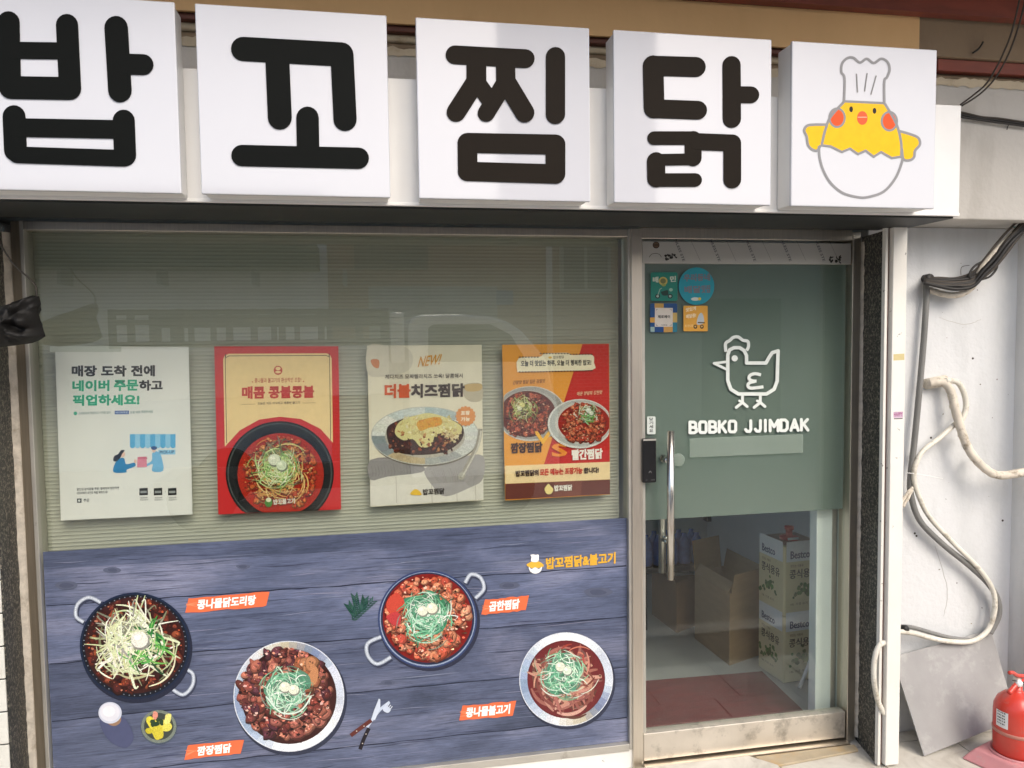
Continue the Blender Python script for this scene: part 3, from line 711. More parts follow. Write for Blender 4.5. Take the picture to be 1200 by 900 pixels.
# --- dish C: blue-rimmed pan of orange chicken
p = Print(YM-.0024)
handle(p, [(545, 683), (552, 673), (563, 677), (567, 690), (557, 701)], 4.6); handle(p, [(447, 746), (431, 754), (431, 768), (442, 778), (458, 770)], 4.6)
p.disc(503, 728, 59.5, 58.5, (46, 50, 70), 56); p.disc(501, 725.5, 58, 57.5, (54, 70, 112), 56); p.disc(501, 725.5, 56, 55.5, (150, 164, 190), 56); p.disc(501, 725, 54.8, 54.3, (40, 46, 72), 56); p.disc(501, 724.5, 52.5, 52, (130, 26, 22), 48)
chunks(p, 500, 724, 18, 47, 80, 9, [(226, 132, 98), (208, 100, 72), (240, 162, 124), (196, 84, 66), (232, 144, 108)], (250, 206, 178))
blob(p, 466, 708, 11, (206, 76, 58)); blob(p, 462, 724, 8, (196, 64, 66))
nest(p, 500, 721, 35, 230, 1.5, GREEN+[(70, 150, 112)], (62, 132, 98)); egg2(p, 495, 715, 6); egg2(p, 506, 712, 6.4, (238, 238, 214)); p.build('dish_print', FOOD, mur)
# --- dish D: steel plate of bulgogi
p = Print(YM-.0024); plate(p, 663.5, 796, 55, .83, (104, 34, 38), SILV[::-1]); p.disc(663.5, 796, 44, 44, (112, 40, 42), 44)
strands(p, 662, 797, 41, 330, 4.0, [(172, 112, 96), (196, 142, 122), (140, 80, 72), (212, 166, 142), (154, 94, 84)], .8, .95)
strands(p, 672, 782, 36, 26, 2.8, [(206, 120, 100), (220, 150, 128), (180, 80, 70)], 1.4, .8)
nest(p, 660, 790, 30, 210, 1.4, GREEN, (84, 146, 116)); egg2(p, 656.5, 781, 5.6); egg2(p, 664.5, 785.5, 5.2, (222, 236, 214)); p.build('dish_print', FOOD, mur)
# --- small props of the print
p = Print(YM-.0024).view(0, 600, 3)
p.spoly([(352, 730), (430, 720), (470, 790), (440, 830), (380, 800)], (76, 82, 112)); p.disc(400, 728, 26, 24, (150, 120, 96)); p.disc(387, 706, 41, 38, (196, 202, 216), 32); p.disc(386, 704, 35, 32, (214, 216, 224), 32); p.disc(383, 701, 22, 19, (226, 227, 232), 24)
p.build('cup_print', VINYL, mur)
p = Print(YM-.0024).view(0, 600, 3); p.disc(558, 758, 64, 60, (76, 88, 104), 36); p.disc(558, 754, 62, 58, (122, 132, 120), 36); p.disc(558, 754, 52, 48, (62, 70, 64), 32)
for x, y, r, c in ((535, 742, 24, (226, 214, 70)), (580, 750, 26, (232, 222, 96)), (555, 775, 28, (214, 200, 62)), (545, 715, 14, (226, 150, 130)), (590, 728, 18, (240, 232, 130)), (525, 770, 14, (200, 188, 50))): blob(p, x, y, r, c, 9, .2, .7)
for k in range(14): blob(p, 552+random.uniform(-18, 22), 742+random.uniform(-10, 10), 7, (40, 66, 40))
p.build('side_dish_print', FOOD, mur)
p = Print(YM-.0024).view(400, 640, 3.46)
for a, b in (((45, 298), (125, 225)), ((70, 275), (55, 205)), ((60, 285), (30, 240)), ((85, 262), (95, 215))):
    A, Bv = Vector(a), Vector(b); p.cap(a, b, 3, (36, 62, 60))
    for k in range(10):
        f = k/9; c_ = A.lerp(Bv, f); d = (Bv-A).normalized(); nrm = Vector((-d.y, d.x))
        for sg in (-1, 1): p.ribbon([tuple(c_), tuple(c_+nrm*sg*8+d*7), tuple(c_+nrm*sg*13+d*17)], 5, jit((42, 78, 70), 14), 2)
p.build('herb_sprig_print', VINYL, mur)
p = Print(YM-.0024).view(400, 640, 3.46)
p.ribbon([(104, 735), (128, 700), (160, 660), (196, 632)], 11, (186, 198, 216), 4, False); 
for dx in (-9, -3, 3, 9): p.cap((184+dx, 660+dx*.9), (197+dx, 642+dx*.9), 3.2, (206, 214, 226))
p.spoly([(168, 664), (180, 645), (200, 662), (188, 676)], (196, 206, 222)); p.ribbon([(76, 824), (92, 780), (112, 738)], 15, (36, 32, 38), 5, False)
p.poly([(122, 700), (132, 668), (152, 618), (158, 622), (158, 655), (136, 706)], (200, 210, 224)); p.ribbon([(38, 768), (78, 738), (122, 706)], 16, (96, 50, 44), 5, False)
for x, y in ((62, 750), (92, 730), (86, 800), (100, 762)): p.disc(x, y, 2.6, 2.6, (200, 190, 180), 8)
p.build('cutlery_print', VINYL, mur)
def brushlabel(body, x0, x1, y, slope, h, tx0, tx1):
    p = Print(YM-.0024); dy = slope*(x1-x0); top = []; bot = []
    for i in range(13):
        f = i/12; top.append((x0+(x1-x0)*f+ (4 if i == 0 else 0), y+dy*f-h/2+random.uniform(-.7, .7))); bot.append((x0+(x1-x0)*f-(4 if i == 12 else 0), y+dy*f+h/2+random.uniform(-.7, .7)))
    p.poly(top+bot[::-1], (226, 112, 72))
    for _ in range(3): p.ribbon([(x0+1, y+random.uniform(-3, 5)), (x0+14, y+slope*14+random.uniform(-3, 4))], 1.0, (236, 140, 100), 3)
    ya = y+slope*(tx0-x0)+h*.32; yb = y+slope*(tx1-x0)+h*.32
    p.text(body, tx0, ya, tx1, yb, h*.66, (250, 246, 240), .03, lean=1); p.build('name_label_print', VINYL, mur)
brushlabel('콩나물닭도리탕', 217, 316, 710, -.085, 17, 231, 299)
brushlabel('깜장찜닭', 216, 286, 882, -.10, 16, 231, 270)
brushlabel('곱한찜닭', 564, 620, 712, -.10, 17, 573, 608)
brushlabel('콩나물불고기', 538, 605, 836, -.09, 17, 546, 597)
p = Print(YM-.0024); p.text('밥꼬찜닭&불고기', 640, 667, 721, 660, 13, (222, 172, 62), .03)
p.view(520, 620, 3.213); p.spoly([(312, 135), (320, 128), (345, 118), (372, 130), (376, 140), (360, 146), (328, 146)], (228, 180, 70), 4); p.spoly([(320, 142), (330, 150), (344, 144), (358, 150), (370, 142), (364, 160), (345, 168), (326, 160)], (244, 244, 240), 4)
p.spoly([(330, 122), (330, 104), (326, 98), (336, 95), (345, 97), (356, 96), (358, 102), (355, 122)], (246, 246, 244), 4); p.build('emblem_print', VINYL, mur)

# ------------------------------------------------------------------ posters (behind the glass)
YQ = .0185
def poster(label, quad, name='poster'):
    P = [at(*q, YQ) for q in quad]; cxy = sum(P, Vector())/4
    t = thing(name, label, 'poster', (cxy.x, YQ, P[3].z), 'four paper posters taped inside the window')
    return t, P
paper = M('poster_paper', (.80, .80, .77), .5, var=.02)
def sheet(t, P, mat): slab('sheet', [P[3], P[2], P[1], P[0]], -.0006, mat, t)
# 1
q1 = [(64.4, 405.8), (221, 406.4), (225.6, 602.8), (71.4, 610)]
t, P = poster('white pick-up order poster with black and green headline, leftmost', q1); sheet(t, P, paper)
p = Print(YQ-.0007).view(40, 380, 3.6); GR = (24, 176, 138); DK = (24, 26, 30)
p.text('매장', 160, 219, 263, 219, 44, DK, .035); p.text('도착', 284, 219, 388, 219, 44, DK, .035); p.text('전에', 410, 218, 508, 218, 44, DK, .035)
p.text('네이버', 163, 282, 316, 280, 44, GR, .035); p.text('주문', 338, 280, 438, 279, 44, GR, .035); p.text('하고', 444, 279, 541, 278, 42, DK, .035); p.text('픽업하세요!', 165, 343, 443, 340, 44, GR, .035)
p.build('headline', PAPER, t)
p = Print(YQ-.0007).view(40, 380, 3.6); p.disc(174, 376, 8, 8, (80, 190, 160), 12); p.text('스마트하게 주문하고 기다림 없이', 188, 382, 322, 378, 12, (120, 150, 150)); p.poly([(340, 365), (400, 364), (400, 379), (340, 380)], (60, 100, 170)); p.text('네이버주문', 344, 377, 396, 376, 9, (230, 235, 240)); p.text('으로 바로 주문하세요', 405, 378, 502, 374, 12, (110, 150, 150))
p.text('할인된 음식점을 주문, 결제하여 방문하면', 180, 703, 358, 696, 12, (70, 76, 80)); p.text('네이버페이 포인트 적립 혜택이 쏙!', 180, 719, 310, 714, 12, (70, 76, 80)); p.poly([(181, 735), (200, 735), (200, 753), (181, 753)], (60, 66, 70)); p.disc(190, 744, 5, 5, (210, 214, 212), 10); p.text('주문', 208, 750, 233, 749, 13, (90, 96, 100))
for x in (444, 505, 565):
    p.poly([(x, 692), (x+35, 690), (x+36, 720), (x, 722)], (30, 32, 34)); p.poly([(x+4, 703), (x+31, 702), (x+31, 712), (x+4, 713)], (150, 155, 155)); p.text('매장선택', x+4, 736, x+34, 734, 6, (90, 96, 96)); p.text('주문하기', x+2, 745, x+36, 743, 6, (90, 96, 96))
p.disc(492, 708, 1.6, 1.6, (60, 60, 60), 6); p.disc(554, 706, 1.6, 1.6, (60, 60, 60), 6); p.build('small_print', PAPER, t)
p = Print(YQ-.0007).view(40, 380, 3.6); S1 = (92, 178, 226); S2 = (150, 206, 238)
for k in range(9):
    x = 404+k*21.4; c_ = S1 if k % 2 == 0 else S2; p.poly([(x, 464), (x+21.4, 463), (x+21.4, 514), (x, 515)], c_); p.disc(x+10.7, 514, 10.7, 9, c_, 16)
p.poly([(524, 530), (596, 529), (596, 549), (524, 550)], S2); p.text('PICK-UP', 530, 546, 590, 544, 12, (50, 90, 130), .03)
p.spoly([(498, 545), (512, 535), (530, 545), (540, 570), (544, 618), (498, 620), (500, 590), (470, 602), (468, 594), (496, 575)], (120, 186, 228), 4); p.disc(505, 530, 9, 11, (240, 200, 180), 14); p.disc(506, 522, 13, 8, (40, 80, 140), 14)
p.spoly([(335, 624), (342, 585), (362, 566), (380, 566), (388, 590), (420, 584), (428, 590), (424, 600), (390, 614), (388, 625)], (36, 132, 190), 4); p.disc(374, 548, 10, 12, (240, 200, 180), 14); p.spoly([(382, 532), (366, 532), (354, 548), (338, 556), (334, 576), (350, 578), (364, 562), (372, 546)], (22, 30, 50), 4); p.disc(427, 578, 6, 8, (240, 200, 180), 10)
p.poly([(436, 560), (474, 558), (476, 602), (434, 604)], (226, 140, 160)); p.poly([(436, 560), (474, 558), (478, 568), (440, 570)], (206, 110, 134)); p.build('illustration', PAPER, t)
# tape
p = Print(YQ-.0009).view(40, 380, 3.6); p.poly([(66, 92), (368, 92), (368, 117), (66, 117)], (206, 210, 200)); p.build('tape', PAPER, t)
# 2
q2 = [(251, 406), (396.4, 405.8), (399.7, 597), (255.8, 602.9)]
t, P = poster('red and cream poster with a black bowl of spicy noodles, second from left', q2)
sheet(t, P, M('poster_red', lin((206, 36, 38)), .5, var=.03))
p = Print(YQ-.0007).view(240, 390, 3.913)
pts = [(92, 522), (84, 120), (92, 104), (110, 96), (560, 94), (574, 102), (582, 118), (588, 505), (530, 440), (440, 395), (345, 385), (250, 398), (160, 448)]
p.poly(pts, (244, 216, 158)); line(p, [(100, 505), (94, 128), (98, 114), (112, 106)], 3, (60, 44, 36), 4); p.cap((112, 106), (556, 104), 3, (60, 44, 36)); line(p, [(556, 104), (568, 110), (572, 124), (577, 490)], 3, (60, 44, 36), 4)
p.build('cream_panel', PAPER, t)
p = Print(YQ-.0007, base=4e-4).view(240, 390, 3.913); RD = (200, 44, 36)
p.text('매콤', 172, 302, 274, 300, 54, RD, .035); p.text('콩불콩불', 294, 300, 500, 297, 54, RD, .03); p.text('콩나물과 불고기의 환상적인 조합!', 228, 230, 442, 226, 22, (190, 70, 40)); p.disc(219, 225, 3, 3, RD, 8); p.disc(453, 223, 3, 3, RD, 8)
p.text('오늘은 저도 아삭하고 매콤한 불고기', 242, 330, 436, 326, 12, (90, 60, 40)); p.cap((168, 328), (230, 327), 1.5, (120, 80, 50)); p.cap((450, 322), (508, 321), 1.5, (120, 80, 50))
p.disc(336, 172, 20, 21, (200, 60, 44), 20); p.disc(336, 164, 12, 8, (244, 216, 158), 14); p.disc(336, 180, 13, 6, (244, 216, 158), 14); p.build('headline', PAPER, t)
p = Print(YQ-.0007, base=8e-4).view(240, 390, 3.913)
def clipP(Q, x, y): return True
yb = 826
def bowl(cx, cy, rx, ry, c, n=56):
    pts = []
    for k in range(n):
        u = 2*math.pi*k/n; pts.append((cx+rx*math.cos(u), min(cy+ry*math.sin(u), yb-(cx+rx*math.cos(u)-190)*.033)))
    p.poly(pts, c)
bowl(344, 645, 248, 240, (26, 26, 26)); bowl(344, 645, 240, 232, (88, 92, 90)); bowl(344, 645, 234, 226, (30, 32, 32)); bowl(346, 648, 208, 202, (22, 22, 22)); bowl(348, 650, 198, 190, (190, 46, 26))
cl = lambda x, y: y < 790
chunks(p, 345, 645, 40, 168, 90, 20, [(206, 76, 40), (226, 110, 54), (190, 54, 34), (232, 150, 84)], (250, 220, 160), cl)
def safe_strands(cx, cy, r, n, wd, pal, cu, spd):
    strands(p, cx, cy, r, n, wd, pal, cu, spd)
safe_strands(345, 645, 158, 170, 6, [(240, 190, 110), (232, 170, 90), (244, 210, 140)], 1.2, .8)
safe_strands(335, 612, 122, 240, 5.0, [(206, 226, 150), (168, 208, 120), (226, 234, 180), (130, 186, 96), (236, 240, 206)], 1.1, .9)
egg2(p, 319, 580, 27, (234, 238, 212)); egg2(p, 353, 606, 24, (226, 236, 206)); p.disc(294, 775, 18, 22, (80, 140, 60), 16); p.disc(294, 764, 12, 10, (240, 236, 200), 12); p.text('밥꼬불고기', 316, 786, 414, 780, 24, (244, 238, 224), .02)
p.build('bowl_photo', FOOD, t)
# 3
q3 = [(430.5, 405), (564.6, 404), (566.6, 586), (434, 594)]
t, P = poster('cream poster of a cheese-topped dish on a steel plate, third from left', q3)
sheet(t, P, M('poster_cream', lin((232, 224, 202)), .5, var=.05, scale=14))
p = Print(YQ-.0007).view(420, 390, 4.094)
p.poly([(57, 660), (598, 600), (600, 800), (58, 832)], (226, 222, 212)); 
for x in (180, 350, 470, 560): p.cap((x, 690), (x+4, 815), 2, (170, 160, 146))
p.spoly([(57, 610), (57, 705), (140, 690), (300, 670), (310, 640), (200, 600)], (150, 146, 146), 3); p.spoly([(320, 650), (360, 740), (420, 785), (540, 740), (597, 700), (597, 590), (480, 600)], (168, 164, 163), 4)
for k in range(26): p.ribbon([(350+k*9, 650+random.uniform(-5, 20)), (365+k*8.5, 690), (380+k*7, 735-abs(k-12)*2)], 2.2, jit((150, 146, 146), 14), 3)
for k in range(14): p.ribbon([(62+k*15, 640-k*2), (70+k*15, 668), (66+k*15, 690-k)], 2, jit((132, 128, 128), 12), 3)
p.spoly([(48, 62), (48, 200), (150, 205), (240, 180), (262, 120), (230, 70), (150, 64)], (216, 208, 190), 4); p.spoly([(60, 130), (98, 130), (96, 170), (70, 160)], (206, 130, 84), 3); p.spoly([(505, 250), (590, 245), (592, 320), (540, 330), (505, 300)], (196, 186, 164), 4); p.spoly([(512, 250), (588, 245), (584, 276), (520, 280)], (206, 176, 120), 4)
p.build('table_photo', PAPER, t)
p = Print(YQ-.0007, base=5e-4).view(420, 390, 4.094)
p.disc(322, 500, 258, 142, (120, 112, 100), 56); p.disc(320, 494, 260, 140, (208, 208, 200), 56)
for k in range(40):
    a0 = 2*math.pi*k/40; a1 = 2*math.pi*(k+1)/40; c_ = [(220, 222, 216), (176, 180, 178), (200, 180, 140), (150, 158, 162), (236, 236, 228), (216, 224, 222), (190, 206, 208), (228, 232, 226)][int(k/5)]
    p.poly([(320+256*q*math.cos(a), 494+136*q*math.sin(a)) for q, a in ((1, a0), (1, a1), (.74, a1), (.74, a0))], jit(c_, 7))
p.disc(320, 496, 192, 104, (196, 190, 174), 44); p.spoly([(135, 470), (170, 430), (280, 400), (420, 410), (500, 450), (490, 520), (400, 575), (250, 585), (160, 555)], (66, 36, 26), 5)
chunks(p, 300, 520, 60, 150, 40, 22, [(120, 56, 34), (96, 44, 28), (160, 84, 44), (74, 38, 28)], (200, 150, 110), lambda x, y: 430 < y < 575 and 150 < x < 490)
p.spoly([(175, 480), (200, 425), (280, 395), (345, 385), (430, 410), (495, 450), (480, 490), (430, 480), (370, 490), (350, 540), (300, 548), (262, 510), (215, 515)], (234, 224, 156), 5)
for _ in range(110): blob(p, random.uniform(205, 470), random.uniform(402, 492), random.uniform(4, 13), jit(random.choice(((236, 226, 164), (244, 238, 196), (214, 196, 126), (226, 208, 140))), 12), 8, .45, .5)
for _ in range(40): blob(p, random.uniform(190, 480), random.uniform(470, 560), random.uniform(4, 11), jit(random.choice(((120, 58, 34), (170, 92, 50), (84, 40, 28), (206, 150, 90))), 12), 8, .45, .6)
p.spoly([(280, 430), (330, 410), (390, 405), (398, 440), (340, 455), (296, 470)], (232, 172, 60), 4)
for _ in range(30): blob(p, random.uniform(292, 388), random.uniform(412, 455), random.uniform(3, 8), jit((226, 150, 44), 26), 7, .4, .5)
for k in range(34): blob(p, 452+random.gauss(0, 18), 498+random.gauss(0, 14), random.uniform(4, 12), jit(random.choice(((236, 224, 176), (200, 166, 110), (222, 200, 150))), 12), 8, .4, .6)
p.ribbon([(585, 460), (570, 540), (520, 640), (490, 695)], 20, (176, 170, 156), 5, False); p.disc(496, 685, 22, 16, (190, 186, 174), 16, rot=2.0); p.ribbon([(588, 470), (574, 545), (526, 640), (496, 692)], 7, (222, 218, 206), 5, False)
p.build('dish_photo', FOOD, t)
p = Print(YQ-.0007, base=2.2e-3).view(420, 390, 4.094)
p.text('더블', 128, 312, 248, 310, 64, (216, 92, 44), .035); p.text('치즈찜닭', 254, 310, 508, 305, 62, (64, 46, 40), .035); p.text('체다치즈 모짜렐라치즈 쏘옥! 달콤해서', 128, 222, 500, 216, 22, (80, 66, 56)); p.text('NEW!', 284, 165, 388, 152, 52, (224, 160, 60), .0, lean=14)
p.text('밥꼬찜닭', 310, 778, 412, 772, 28, (50, 42, 34), .03); p.spoly([(250, 775), (262, 755), (280, 750), (298, 765), (300, 778)], (236, 190, 50), 4)
for k in range(16):
    u = k*2*math.pi/16; p.disc(514+42*math.cos(u), 400+42*math.sin(u), 7, 7, (224, 150, 84), 10)
p.disc(514, 400, 44, 44, (224, 150, 84), 32); p.text('포장', 492, 395, 534, 393, 20, (250, 240, 220), .03); p.text('가능', 492, 425, 534, 423, 20, (250, 240, 220), .03); p.build('headline', PAPER, t)
# 4
q4 = [(588.4, 404), (713.7, 402.8), (714.9, 579.5), (592, 586.5)]
t, P = poster('orange and red poster comparing two braised chicken dishes, rightmost', q4)
sheet(t, P, M('poster_orange', lin((240, 164, 58)), .5, var=.05))
p = Print(YQ-.0007).view(580, 390, 4.286)
p.poly([(440, 57), (572, 56), (576, 650), (245, 665)], (204, 40, 34)); p.poly([(50, 668), (577, 648), (578, 736), (52, 758)], (248, 222, 172)); p.poly([(52, 759), (578, 737), (578, 810), (53, 838)], (108, 54, 44)); p.poly([(300, 748), (440, 742), (430, 818), (290, 826)], (128, 72, 58)); p.build('colour_fields', PAPER, t)
p = Print(YQ-.0007, base=2e-4).view(580, 390, 4.286)
def cdisc(x, y, rx, ry, c, x0=44, x1=571, n=48):
    p.poly([(min(x1, max(x0, x+rx*math.cos(2*math.pi*k/n))), y+ry*math.sin(2*math.pi*k/n)) for k in range(n)], c)
cdisc(178, 406, 178, 138, (220, 220, 216)); cdisc(176, 404, 172, 132, (176, 176, 172)); cdisc(170, 400, 150, 112, (196, 196, 190)); cdisc(164, 408, 142, 116, (110, 36, 24))
chunks(p, 162, 418, 20, 116, 70, 20, [(196, 86, 56), (164, 62, 42), (214, 108, 72), (130, 48, 34)], (240, 190, 150), lambda x, y: 60 < x < 285 and y < 510)
strands(p, 142, 384, 80, 110, 5, [(226, 220, 160), (196, 204, 120), (160, 176, 90), (238, 232, 190)], 1.2, .8); egg2(p, 135, 362, 14, (236, 226, 150)); egg2(p, 122, 378, 12, (236, 236, 200))
cdisc(425, 456, 162, 124, (236, 236, 230)); cdisc(427, 454, 154, 116, (196, 200, 196)); cdisc(440, 452, 140, 106, (216, 214, 206)); cdisc(445, 452, 130, 98, (170, 34, 24))
chunks(p, 442, 458, 20, 104, 70, 20, [(232, 112, 74), (212, 80, 52), (242, 140, 96), (196, 62, 42)], (252, 214, 180), lambda x, y: 320 < x < 556 and y < 545)
strands(p, 465, 405, 66, 90, 5, [(206, 230, 190), (120, 190, 100), (84, 160, 70), (238, 244, 226)], 1.1, .75); egg2(p, 466, 388, 13, (236, 240, 224)); egg2(p, 480, 402, 11)
p.build('dish_photos', FOOD, t)
p = Print(YQ-.0007, base=3.2e-3).view(580, 390, 4.286)
p.spoly([(118, 128), (112, 190), (130, 196), (300, 192), (488, 186), (496, 150), (486, 110), (390, 112), (360, 100), (250, 104), (225, 120)], (250, 240, 210), 3)
n = 0
for x in range(122, 490, 15): p.cap((x, 197-(x-122)*.02), (x+4, 197-(x-122)*.02), 6, (60, 40, 30)); p.cap((x, (122 if x < 225 else 104 if x < 370 else 108)), (x+4, (122 if x < 225 else 104 if x < 370 else 108)), 6, (60, 40, 30))
p.text('오늘 더 맛있는 하루, 오늘 더 행복한 밥꼬!', 130, 170, 482, 164, 30, (30, 36, 44), .02); p.text('밥꼬찜닭', 292, 130, 346, 128, 14, (60, 60, 50)); p.disc(276, 124, 9, 6, (236, 190, 50), 12)
p.text('깜장찜닭', 80, 604, 236, 598, 50, (66, 30, 22), .035); p.text('빨간찜닭', 386, 638, 538, 630, 50, (252, 246, 236), .035); p.text('간장맛 찜닭 깊은 감칠맛', 88, 260, 250, 250, 20, (120, 66, 20), lean=3); p.text('매운 양념의 강한맛', 410, 316, 536, 308, 20, (250, 226, 180), lean=3)
p.text('V', 196, 556, 284, 556, 60, (250, 190, 50), .02); p.text('S', 286, 620, 360, 618, 62, (244, 150, 50), .03)
p.text('밥꼬찜닭의', 104, 722, 218, 716, 30, (60, 34, 28), .03); p.text('모든 메뉴는 포장가능', 226, 716, 438, 706, 32, (206, 60, 36), .03); p.text('합니다!', 446, 706, 520, 702, 28, (60, 34, 28), .03)
p.text('밥꼬찜닭', 298, 794, 386, 790, 28, (250, 246, 236), .035); p.spoly([(248, 785), (256, 770), (268, 758), (280, 770), (292, 784), (284, 805), (268, 810), (256, 804)], (246, 226, 150), 4); p.build('headline', PAPER, t)

# ------------------------------------------------------------------ door and frame
fr = thing('door_frame', 'stainless steel door frame between shop window and granite', 'door frame', (1.4, 0, 0))
fx0, fx1 = at(741, 600, -.03).x, at(753.3, 600, -.03).x
box('frame_post', fx0, fx1, -.03, .05, .0, at(746, 268, -.03).z, m_steel, fr, .002)
box('frame_bead', wx1+.0205, fx0-.0005, -.020, .04, wz0-.024, wz1+.028, m_steel, fr, .001)
jx0, jx1 = at(996.5, 400, -.02).x, XR-.018
box('frame_post', jx0+.004, jx1, -.024, .05, .008, at(746, 268, -.03).z, m_steel, fr, .002)
box('frame_head', fx1+.0005, jx0+.0035, -.022, .05, at(870, 281, -.02).z, at(870, 268, -.02).z, m_steel, fr, .002)
box('threshold', fx1+.0005, jx0+.0035, -.05, .06, .0, .014, m_steel, fr, .002)
dz_t, dz_tb = at(870, 284, -.018).z, at(870, 309, -.018).z
dx0, dx1 = fx1+.004, jx0-.001
dzb1 = at(870, 847, -.018).z; dzb0 = .022
door = thing('glass_door', 'glass shop door with green film, white hen emblem and steel handle', 'door', (dx0, 0, 0))
box('glass_pane', dx0+.010, dx1-.002, 0.0, .008, dzb1-.01, dz_tb+.01, m_doorglass, door, 0)
fz = at(870, 603, .009).z
box('green_film', dx0+.011, dx1-.004, .0090, .0098, fz, dz_tb+.008, m_film, door, 0)
box('side_rail', dx0, dx0+.012, -.016, .022, dzb1, dz_tb, m_alu, door, .001)
box('bottom_rail', dx0, dx1, -.020, .026, dzb0, dzb1, M('scuffed_stainless', (.66, .61, .53), .42, metal=.7, var=.1, scale=6, dirt=(.36, .33, .28), dscale=14, damt=(.52, .7)), door, .003)
m_filmed = M('film_covered_rail', (.50, .49, .45), .45, metal=.2, var=.05, scale=3)
box('top_rail', dx0, dx1, -.020, .026, dz_tb, dz_t, m_filmed, door, .002)
p = Print(-.020, base=.0004).view(740, 270, 4.444)
for x in (310, 495, 680, 860, 1030): p.cap((x, 54), (x+48, 158), 1.2, (90, 88, 82))
for x in (215, 400, 585, 770, 945):
    O = (x, 50); V_, F_ = glyphs('NLESS STE')
    a = p.q(x+8, 50); U = p.q(x+52, 162)-a; W = p.q(x+8+13, 46)-a; l = p.lift(); i = len(p.V)
    p.V += [a+U*u_+W*v_+l for u_, v_ in V_]; p.F += [tuple(j+i for j in f) for f in F_]; p.C += [lin((84, 82, 88))]*len(F_)
p.disc(128, 76, 18, 18, (60, 44, 34), 20); p.disc(128, 76, 14, 14, (104, 84, 66), 18); p.cap((119, 76), (138, 76), 4, (30, 26, 22))
for cx_ in (205, 1062):
    for _ in range(26): blob(p, cx_+random.uniform(-30, 30), (140 if cx_ < 500 else 150)+random.uniform(-16, 16), random.uniform(4, 9), jit((40, 38, 34), 10), 6, .5, .6)
line(p, [(92, 140), (105, 124), (128, 120), (146, 126), (156, 140)], 3, (100, 96, 88)); p.build('film_print', STICK, door)
# handle, lock
hx0 = at(786, 600, -.075)
hy = -.075; ht, hb = at(786, 505, hy), at(786, 679, hy)
tube('pull_bar', [(hx0.x, hy, hb.z), (hx0.x, hy, ht.z)], .0145, m_bright, door, 1, 20, smoothpath=False)
gx = at(776, 640, .06).x
tube('inner_pull_bar', [(gx, .06, at(776, 671, .06).z), (gx, .06, ht.z)], .0145, m_bright, door, 1, 20, smoothpath=False)
for zz in (at(786, 538, hy).z, at(786, 638, hy).z):
    tube('bar_mount', [(hx0.x, hy, zz), (hx0.x-.004, -.001, zz)], .007, m_bright, door, 1, 12, smoothpath=False)
    tube('bar_mount', [(gx, .06, zz), (gx, .0102, zz)], .007, m_bright, door, 1, 12, smoothpath=False)
lathe('washer_disc', [(.002, -.006), (.024, -.006), (.026, -.002), (.026, 0)], (at(795, 539, 0).x, -.001, at(795, 539, 0).z), m_strip, door, 24, Vector((0, 1, 0)))
lathe('latch_knob', [(.004, -.05), (.011, -.05), (.012, -.03), (.009, -.024), (.009, -.012), (.015, -.010), (.015, -.001)], (at(777, 537, 0).x, 0, at(777, 537, 0).z), m_bright, door, 20, Vector((0, 1, 0)))
lx0, lx1 = at(753.5, 540, -.045).x, at(769.5, 540, -.045).x
lk = box('digital_lock', lx0, lx1, -.045, -.017, at(760, 566, -.045).z, at(760, 514, -.045).z, m_blackpl, door, .005)
box('lock_trim', lx0+.002, lx1-.002, -.0462, -.0452, at(760, 516.5, -.045).z, at(760, 514.5, -.045).z, m_alu, lk, 0)
p = Print(-.0455).view(740, 480, 4.5); line(p, [(92, 334), (99, 324), (106, 334)], 2.2, (120, 120, 120)); p.cap((76, 372), (84, 371), 1.5, (110, 110, 110)); p.cap((104, 371), (124, 370), 1.5, (110, 110, 110)); p.build('lock_symbol', STICK, lk)
# hen emblem and lettering in white vinyl
WH = (226, 232, 226)
p = Print(-.0004).view(740, 270, 2.7286)
hen = [(308, 480), (308, 398), (314, 382), (328, 375), (346, 375), (360, 384), (368, 400), (368, 424), (430, 424), (440, 406), (450, 391), (469, 385), (467, 440), (466, 482), (456, 508), (432, 523), (342, 523), (318, 508)]
p.caps(hen, 11, WH, True); line(p, [(302, 388), (301, 362), (314, 352), (326, 342), (342, 341), (356, 351), (372, 355), (374, 372), (368, 384)], 10, WH, 6)
p.caps([(306, 420), (264, 425), (304, 444)], 8, WH); p.disc(330, 409, 10, 10, WH, 18)
line(p, [(414, 462), (396, 458), (380, 463), (376, 474), (386, 481), (400, 482)], 10, WH); line(p, [(394, 483), (378, 487), (372, 496), (380, 504), (400, 503), (422, 500)], 10, WH)
for x in (355, 412): p.cap((x, 527), (x, 550), 9, WH); p.cap((x, 550), (x-20, 566), 9, WH); p.cap((x, 550), (x+15, 563), 9, WH); p.cap((x, 547), (x-10, 545), 8, WH)
p.build('hen_emblem', VINYL, door)
p = Print(-.0004).view(740, 270, 2.7286)
